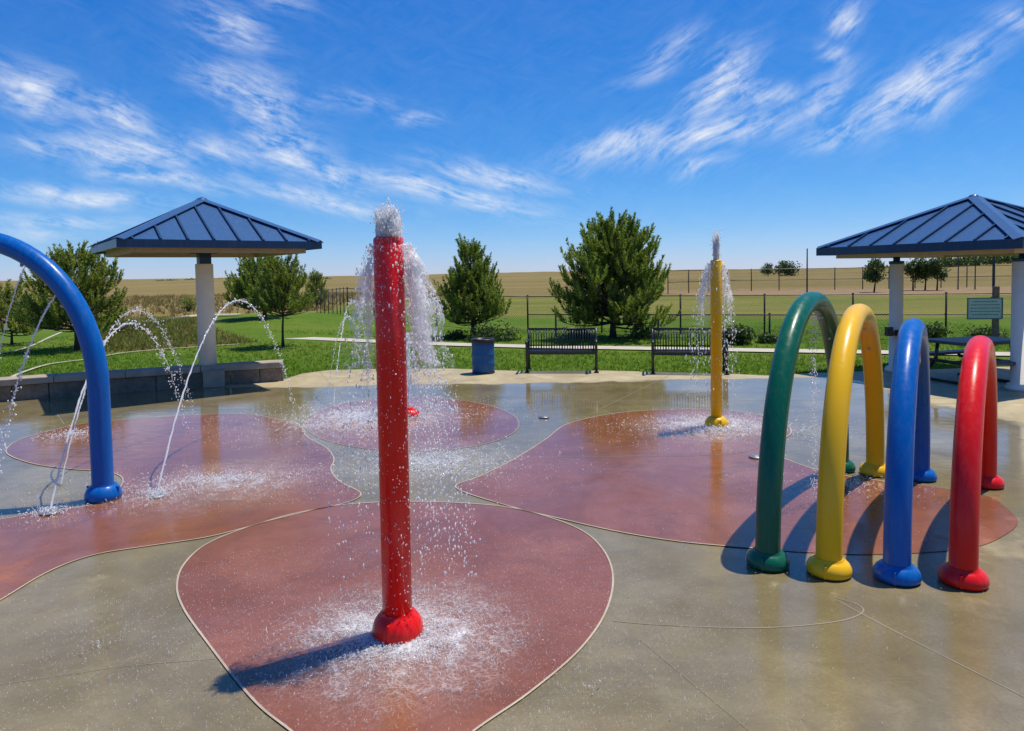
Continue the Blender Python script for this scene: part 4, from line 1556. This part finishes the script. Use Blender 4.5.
n4, n3 = G(157, 496), G(50, 513)
jet(n4, (-3.35, 10.6), 1.72, 1, 'water jet rising from the left red paving in front of the shelter post', .0085)
jet(n3, (-4.32, 9.2), 1.52, 2, 'water jet rising behind the leg of the large blue arch', .0085)
jet((n3.x - .42, n3.y + .8), (-4.55, 9.9), 1.63, 3, 'fainter higher water jet just left of the one behind the blue leg', .007, .25)
jet((-2.75, 10.6), (-2.9, 14.2), 1.55, 4, 'sparse water jet falling left of the low stone wall end', .008, .02)
jet((-3.0, 11.2), (-2.6, 12.6), 1.3, 5, 'sparse short water jet falling before the low stone wall', .007, .02)
d60 = ray(60, 290); d27 = ray(27, 263)
k60, k27 = 6.28 / d60.y, 6.27 / d27.y
jet((d60.x * k60, 6.28), (-4.72, 6.2), H + d60.z * k60 + .01, 6, 'water jet falling from the inside of the large blue arch, right one', .008, .8, z0=H + d60.z * k60, slope=.40)
jet((d27.x * k27, 6.27), (-4.86, 6.22), H + d27.z * k27 + .004, 7, 'water jet falling from the inside of the large blue arch, left one', .0045, .8, z0=H + d27.z * k27, slope=.45)
splash((n4.x, n4.y), 121, 'small splash at the jet foot on the left red paving', .01, .4, 420, .6, 400, 1.0)
splash((n3.x, n3.y), 122, 'small splash at the jet foot beside the large blue arch', .01, .3, 260, .5, 250, 1.0)
q = G(72, 436)
splash((q.x, q.y), 123, 'small splash on the red paving behind the large blue arch', .01, .5, 300, .6, 200, 1.3)
for (px, py), lb_ in (((157, 497), 'round steel ground nozzle in the left red paving'), ((50, 514), 'round steel ground nozzle beside the large blue arch foot'), ((544, 418), 'pale round drain plate in the far grey paving'), ((756, 458), 'pale drain plate at the edge of the right red paving')):
    q = G(px, py)
    m = MB()
    m.lathe([(.075, .0), (.075, .010), (.068, .013), (.024, .013), (.018, .018), (.001, .018)], n=20)
    o = m.build('ground_nozzle', M['steel'])
    o.location = (q.x, q.y, .010)
    tag(o, lb_, 'ground nozzle', 'ground nozzles and plates in the pad')


# ------------------------------------------------------------------ shelters
def hip_roof(root, C, half, ang, ze, za, fas=.13, ribs=7):
    """square pyramid roof of standing seam metal; C centre, half side"""
    rot = Matrix.Rotation(ang, 3, 'Z')
    cs = [rot @ Vector((x * half, y * half, ze)) for x, y in ((-1, -1), (1, -1), (1, 1), (-1, 1))]
    ap = Vector((0, 0, za))
    m = MB()
    for i in range(4):
        a, b = cs[i], cs[(i + 1) % 4]
        m.add([a, b, ap], [(0, 1, 2)])
        m.add([a - Vector((0, 0, .03)), b - Vector((0, 0, .03)), ap - Vector((0, 0, .03))], [(2, 1, 0)])
    roof = m.build('roof', M['roof'], root)
    m = MB()
    for i in range(4):
        a, b = cs[i], cs[(i + 1) % 4]
        e = (b - a).normalized()
        mid = (a + b) / 2
        nrm = (b - a).cross(ap - a).normalized()
        if nrm.z < 0: nrm = -nrm
        for k in range(ribs):
            s = (k + .5) / ribs * 2 - 1
            p0 = mid + e * s * half
            run = (ap - mid)
            p1 = p0 + run * (1 - abs(s)) * .985
            if (p1 - p0).length < .1: continue
            d = (p1 - p0).normalized()
            Mx = Matrix((e, d, nrm)).transposed()
            m.box((p0 + p1) / 2 + nrm * .018, (.028, (p1 - p0).length, .036), M=Mx)
    m.build('seam', M['roof_trim'], roof)
    m = MB()
    for i in range(4):
        a = cs[i]
        d = (ap - a)
        L = d.length
        d.normalize()
        side = d.cross(Vector((0, 0, 1))).normalized()
        nn = side.cross(d).normalized()
        if nn.z < 0: nn = -nn
        for s in (-1, 1):
            # two bent leaves of the hip cap
            fx = (side * s - Vector((0, 0, .30))).normalized()
            n2 = fx.cross(d).normalized()
            if n2.z < 0: n2 = -n2
            Mx = Matrix((fx, d, n2)).transposed()
            m.box(a + d * L * .5 + fx * .06 + nn * .034, (.125, L, .014), M=Mx)
    m.lathe([(.12, za - .02), (.09, za + .03), (.02, za + .055), (.001, za + .056)], n=4)
    m.build('hip_cap', M['roof'], roof)
    m = MB()
    for i in range(4):
        a, b = cs[i], cs[(i + 1) % 4]
        e = (b - a).normalized()
        n = e.cross(Vector((0, 0, 1)))
        m.box((a + b) / 2 + n * .012 + Vector((0, 0, -fas / 2 + .012)), ((b - a).length + .024 + (.02 if i % 2 else 0), .024, fas), ang + i * math.pi / 2)
    m.build('fascia', M['roof_trim'], roof)
    m = MB()
    hi = half * .985
    lo = half * .93
    for zz, hf, th in ((ze - fas * .55, hi, .02),):
        m.box((0, 0, zz), (2 * hf, 2 * hf, th), ang)
    for i in range(4):
        aa = ang + i * math.pi / 2
        c = Matrix.Rotation(aa, 3, 'Z') @ Vector((0, -half * .86, ze - fas * .55 - .065))
        m.box(c, (half * 1.72 + (.06 if i % 2 else -.066), .06, .11), aa)
    m.build('soffit', M['soffit'], roof)
    return roof


# left: one post
pl = G(209, 384)
Lc = Vector((-5.715, 13.05, 0))
shL = empty('shade_shelter', (Lc.x, Lc.y, 0))
tag(shL, 'single post shade shelter with blue metal roof rising behind the low stone wall', 'shelter', 'shade shelters beside the splash pad')
hip_roof(shL, Lc, 3.225 / 2, 1.429 + math.pi / 4 - math.pi / 2, 2.61, 3.44, .13, 8)
m = MB()
m.lathe([(.155, 0), (.155, 2.25), (.148, 2.26), (.001, 2.26)], n=32)
m.build('post', M['post'], shL)
m = MB()
m.box((0, 0, 2.36), (.21, .21, .22), .65)
m.box((0, 0, 2.475), (.5, .07, .05), .65)
m.box((0, 0, 2.475), (.07, .5, .052), .65)
m.build('post_bracket', M['roof_trim'], shL)

# right: posts along the front edge
Rc = Vector((9.108 * .94, 13.829 * .94, 0))
shR = empty('shade_shelter', (Rc.x, Rc.y, 0))
tag(shR, 'larger shade shelter with blue metal roof at the right, picnic table beneath', 'shelter', 'shade shelters beside the splash pad')
angR = 1.221 + math.pi / 4
hip_roof(shR, Rc, 3.973 * .94 / 2, angR, 2 + .408 * .94, 2 + 1.345 * .94, .15, 8)
zr = 2 + .408 * .94
for q, rad in ((G(895.5, 371), .120), (G(1021, 389.5), .15), (Vector((10.35, 12.25, 0)), .15)):
    o = q - Rc
    m = MB()
    m.lathe([(rad + .07, 0), (rad + .07, .05), (rad + .05, .06), (rad + .05, .09), (rad, .10), (rad, zr - .28), (.001, zr - .28)], (o.x, o.y, 0), 32)
    post = m.build('post', M['post'], shR)
    m = MB()
    m.lathe([(rad + .006, zr - .33), (rad + .012, zr - .32), (rad + .012, zr - .275), (.06, zr - .27), (.06, zr - .1)], (o.x, o.y, 0), 24)
    m.build('post_bracket', M['roof_trim'], post)
m = MB()
q = G(895.5, 371) - Rc
for dz, w in ((.74, .34),):
    m.box((q.x - .06, q.y - .15, dz), (w, .07, .075))
    m.box((q.x - .22, q.y - .16, dz + .04), (.11, .10, .17))
    m.box((q.x + .0, q.y - .165, dz + .01), (.19, .09, .11))
    m.tube([(q.x - .01, q.y - .18, dz), (q.x - .0, q.y - .22, dz - .12), (q.x - .0, q.y - .21, dz - .26)], [.038, .034, .03], 10)
m.build('post_fixture', M['dark_metal'], shR)


# ------------------------------------------------------------------ low stone wall
def stone_wall():
    line = [Vector((-13.2, 8.6)), Vector((-11, 10.15)), G(0, 402).xy, G(100, 394.5).xy, G(209, 386.3).xy, G(284, 381).xy]
    pts = [Vector(p) for p in catmull([tuple(p) for p in line], 12, False)]
    lens = [0]
    for a, b in zip(pts, pts[1:]): lens.append(lens[-1] + (b - a).length)

    def at(s):
        for i in range(len(pts) - 1):
            if s <= lens[i + 1] + 1e-6:
                t = (pts[i + 1] - pts[i]).normalized()
                return pts[i].lerp(pts[i + 1], (s - lens[i]) / (lens[i + 1] - lens[i])), t
        return pts[-1], (pts[-1] - pts[-2]).normalized()
    root = empty('stone_wall', (pts[len(pts) // 2].x, pts[len(pts) // 2].y, 0))
    tag(root, 'low dark stone seat wall with flat caps under the single post shelter', 'wall')
    o = Vector((root.location.x, root.location.y, 0))
    rr = random.Random(4)
    Lt = lens[-1]

    def block(s0, s1, d0, d1, z0, z1, mat, name):
        (a, ta), (b, tb) = at(s0), at(s1)
        na, nb = Vector((-ta.y, ta.x)), Vector((-tb.y, tb.x))
        vs = []
        for z in (z0, z1):
            for p, n, d in ((a, na, d0), (b, nb, d0), (b, nb, d1), (a, na, d1)):
                q = p + n * d
                vs.append(Vector((q.x, q.y, z)) - o)
        m = MB()
        m.add(vs, [(3, 2, 1, 0), (4, 5, 6, 7), (0, 1, 5, 4), (1, 2, 6, 5), (2, 3, 7, 6), (3, 0, 4, 7)])
        m.build(name, mat, root, bevel=.012)
    for row, (z0, z1) in enumerate(((-.05, .262),)):
        s = -rr.uniform(0, .4)
        while s < Lt:
            w = rr.uniform(.42, .95)
            block(max(0, s) + .004, min(Lt, s + w) - .004, rr.uniform(-.012, .012), .30, z0, z1, M['stone'], 'stone')
            s += w
    s = 0
    while s < Lt:
        w = rr.uniform(1.05, 1.35)
        e = min(Lt + .03, s + w)
        if Lt - e < .4: e = Lt + .0
        block(s + .004, e - .003, -.045 + rr.gauss(0, .004), .37, .266, .375 + rr.gauss(0, .003), M['cap'], 'cap_stone')
        s = e
        if e >= Lt: break
    # pier under the post
    return root


stone_wall()
# stone block let into the wall under the post
bm_ = MB()
q = G(212, 387.5)
bm_.box((0, .10, .15), (.36, .26, .30), .35)
o = bm_.build('pier_block', M['cap'], None, bevel=.015)
o.location = (q.x, q.y, 0)
tag(o, 'pale concrete block against the wall under the shelter post', 'block')


# ------------------------------------------------------------------ benches
def bench(p0, p1, label):
    p0, p1 = Vector((p0.x, p0.y, 0)), Vector((p1.x, p1.y, 0))
    c = (p0 + p1) / 2
    d = p1 - p0
    W = d.length
    root = empty('park_bench', c, math.atan2(d.y, d.x))
    tag(root, label, 'bench', 'black slatted park benches at the back of the pad')
    # x along, y depth (+y is behind), front at y=0
    hb, sh, dp = .84, .43, .46
    bm1 = MB()
    n = 25
    for i in range(n):
        x = -W / 2 + .05 + (W - .10) * i / (n - 1)
        bm1.tube([(x, dp - .02, sh - .01), (x, dp + .06, hb - .02)], .0095 if i % 4 else .014, 6)
    bm1.tube([(-W / 2, dp + .065, hb), (W / 2, dp + .065, hb)], .020, 8)
    bm1.tube([(-W / 2, dp + .005, sh + .075), (W / 2, dp + .005, sh + .075)], .014, 8)
    bm1.build('backrest', M['bench'], root)
    m = MB()
    for i in range(9):
        y = .02 + (dp - .06) * i / 8
        m.box((0, y, sh - .012 * math.sin(math.pi * i / 8) + (-.02 if i == 0 else 0)), (W - .03, .030, .016))
    m.box((0, .02, sh - .04), (W - .03, .02, .045))
    m.build('seat', M['bench'], root)
    for s in (-1, 1):
        x = s * W / 2
        m = MB()
        m.tube([(x, .03, .0), (x, .03, .3), (x, .02, .42), (x, .0, .55), (x, .0, .62)], [.026, .024, .026, .024, .022], 8)
        m.tube([(x, dp + .09, 0), (x, dp + .03, .2), (x, dp, .42), (x, dp + .07, hb + .005)], [.026, .024, .026, .022], 8)
        m.tube([(x, .03, .40), (x, dp, .40)], .022, 8)
        m.box((x, .03, .012), (.09, .12, .022))
        m.box((x, dp + .09, .012), (.09, .12, .022))
        m.build('leg', M['bench'], root)
        m = MB()
        m.tube([(x, -.045, .565), (x, -.05, .60), (x, -.015, .63), (x, .15, .635), (x, dp + .02, .62)], [.022, .026, .026, .024, .020], 8)
        m.build('armrest', M['bench'], root)
    return root


bench(G(527, 373), G(596.5, 373), 'black slatted park bench before the largest pine, fully in view')
bench(G(653, 374.2), G(727, 375), 'black slatted park bench half hidden behind the yellow spray post')

# ------------------------------------------------------------------ barrel
pc = G(483.5, 373)
tb = empty('trash_barrel', (pc.x, pc.y, 0))
tag(tb, 'blue barrel trash bin with black rim at the lawn edge left of the benches', 'trash bin')
m = MB()
r = .225
prof = [(r * .96, .03), (r, .05)]
for k in range(3):
    z = .20 + .18 * k
    prof += [(r, z - .02), (r * 1.025, z), (r, z + .02)]
prof += [(r, .64), (r * .97, .66), (r * .97, .60), (.001, .58)]
m.lathe(prof, n=36); m.build('body', M['barrel'], tb)
m = MB(); m.lathe([(r * 1.0, .60), (r * 1.05, .61), (r * 1.05, .69), (r * .98, .70), (r * .80, .69), (r * .78, .62), (.001, .60)], n=36); m.build('rim', M['dark_metal'], tb)
m = MB(); m.lathe([(r * 1.02, 0), (r * 1.02, .035), (r * .9, .045)], n=36); m.build('base', M['dark_metal'], tb)

# ------------------------------------------------------------------ picnic table
Yt = 11.95
xt = ray(974, 340).x / ray(974, 340).y * Yt
pt_ = empty('picnic_table', (xt, Yt, 0), .25)
tag(pt_, 'dark picnic table with attached benches in the shade of the right shelter', 'picnic table')
m = MB()
m.box((0, 0, .715), (1.42, .86, .05)); m.build('table_top', M['table'], pt_, bevel=.02)
for s in (-1, 1):
    m = MB(); m.box((s * .0, s * .72, .43), (1.40, .27, .045)); m.build('bench_seat', M['table'], pt_, bevel=.015)
for s in (-1, 1):
    m = MB()
    m.tube([(s * .45, -.72, .40), (s * .45, -.70, .36), (s * .45, .70, .36), (s * .45, .72, .40)], .03, 10)
    m.tube([(s * .45, -.30, .69), (s * .45, -.34, .40), (s * .45, -.62, .03)], .03, 10)
    m.tube([(s * .45, .30, .69), (s * .45, .34, .40), (s * .45, .62, .03)], .03, 10)
    m.tube([(s * .45, -.72, .025), (s * .45, .72, .025)], .026, 10)
    m.build('leg', M['dark_metal'], pt_)
m = MB(); m.tube([(-.45, 0, .36), (.45, 0, .36)], .025, 8); m.build('brace', M['dark_metal'], pt_)

# ------------------------------------------------------------------ sign on a post
Ys = 17.6
ps = ray(994, 345)
sx = ps.x / ps.y * Ys
sg = empty('sign', (sx, Ys, gz(sx, Ys)), -.12)
tag(sg, 'pale green notice board on a wooden post behind the right shelter', 'sign')
a, b = ray(965, 317), ray(998, 297)
sw = 33 * Ys / F * .98
sz1, sz0 = HZ(982, 297, Ys), HZ(982, 317.5, Ys)
m = MB(); m.box((0.04, .03, (sz1 + .28) / 2), (.13, .10, sz1 + .28 + .03)); m.build('post', M['wood'], sg, bevel=.01)
m = MB(); m.box((-.26, -.045, (sz0 + sz1) / 2), (sw, .03, sz1 - sz0)); bd = m.build('board', M['sign'], sg, bevel=.006)
m = MB()
for z, hh in ((sz1, .025), (sz0, .025)): m.box((-.26, -.062, z), (sw + .03, .02, hh))
for s in (-1, 1): m.box((-.26 + s * sw / 2, -.0635, (sz0 + sz1) / 2), (.025, .02, sz1 - sz0 - .03))
m.build('frame', M['sign_ink'], bd)
rr = random.Random(3)
for k in range(5):
    z = sz1 - .085 - .082 * k
    x = -.26 - sw / 2 + .07 + (.05 if k in (0, 4) else 0)
    xe = -.26 + sw / 2 - .07 - (.04 if k in (0, 4) else 0)
    top_, bot_ = [], []
    while x < xe:
        w = min(rr.uniform(.03, .075), xe - x + .012)
        for xx, hh in ((x, .011), (x + w, .011), (x + w + .001, .0015), (x + w + .017, .0015)):
            top_.append((xx, -.0612, z + hh)); bot_.append((xx, -.0612, z - hh))
        x += w + .018
    m = MB()
    n = len(top_)
    m.add(bot_ + top_, [(i, i + 1, n + i + 1, n + i) for i in range(n - 1)])
    m.build('text_line', M['sign_ink'], bd)
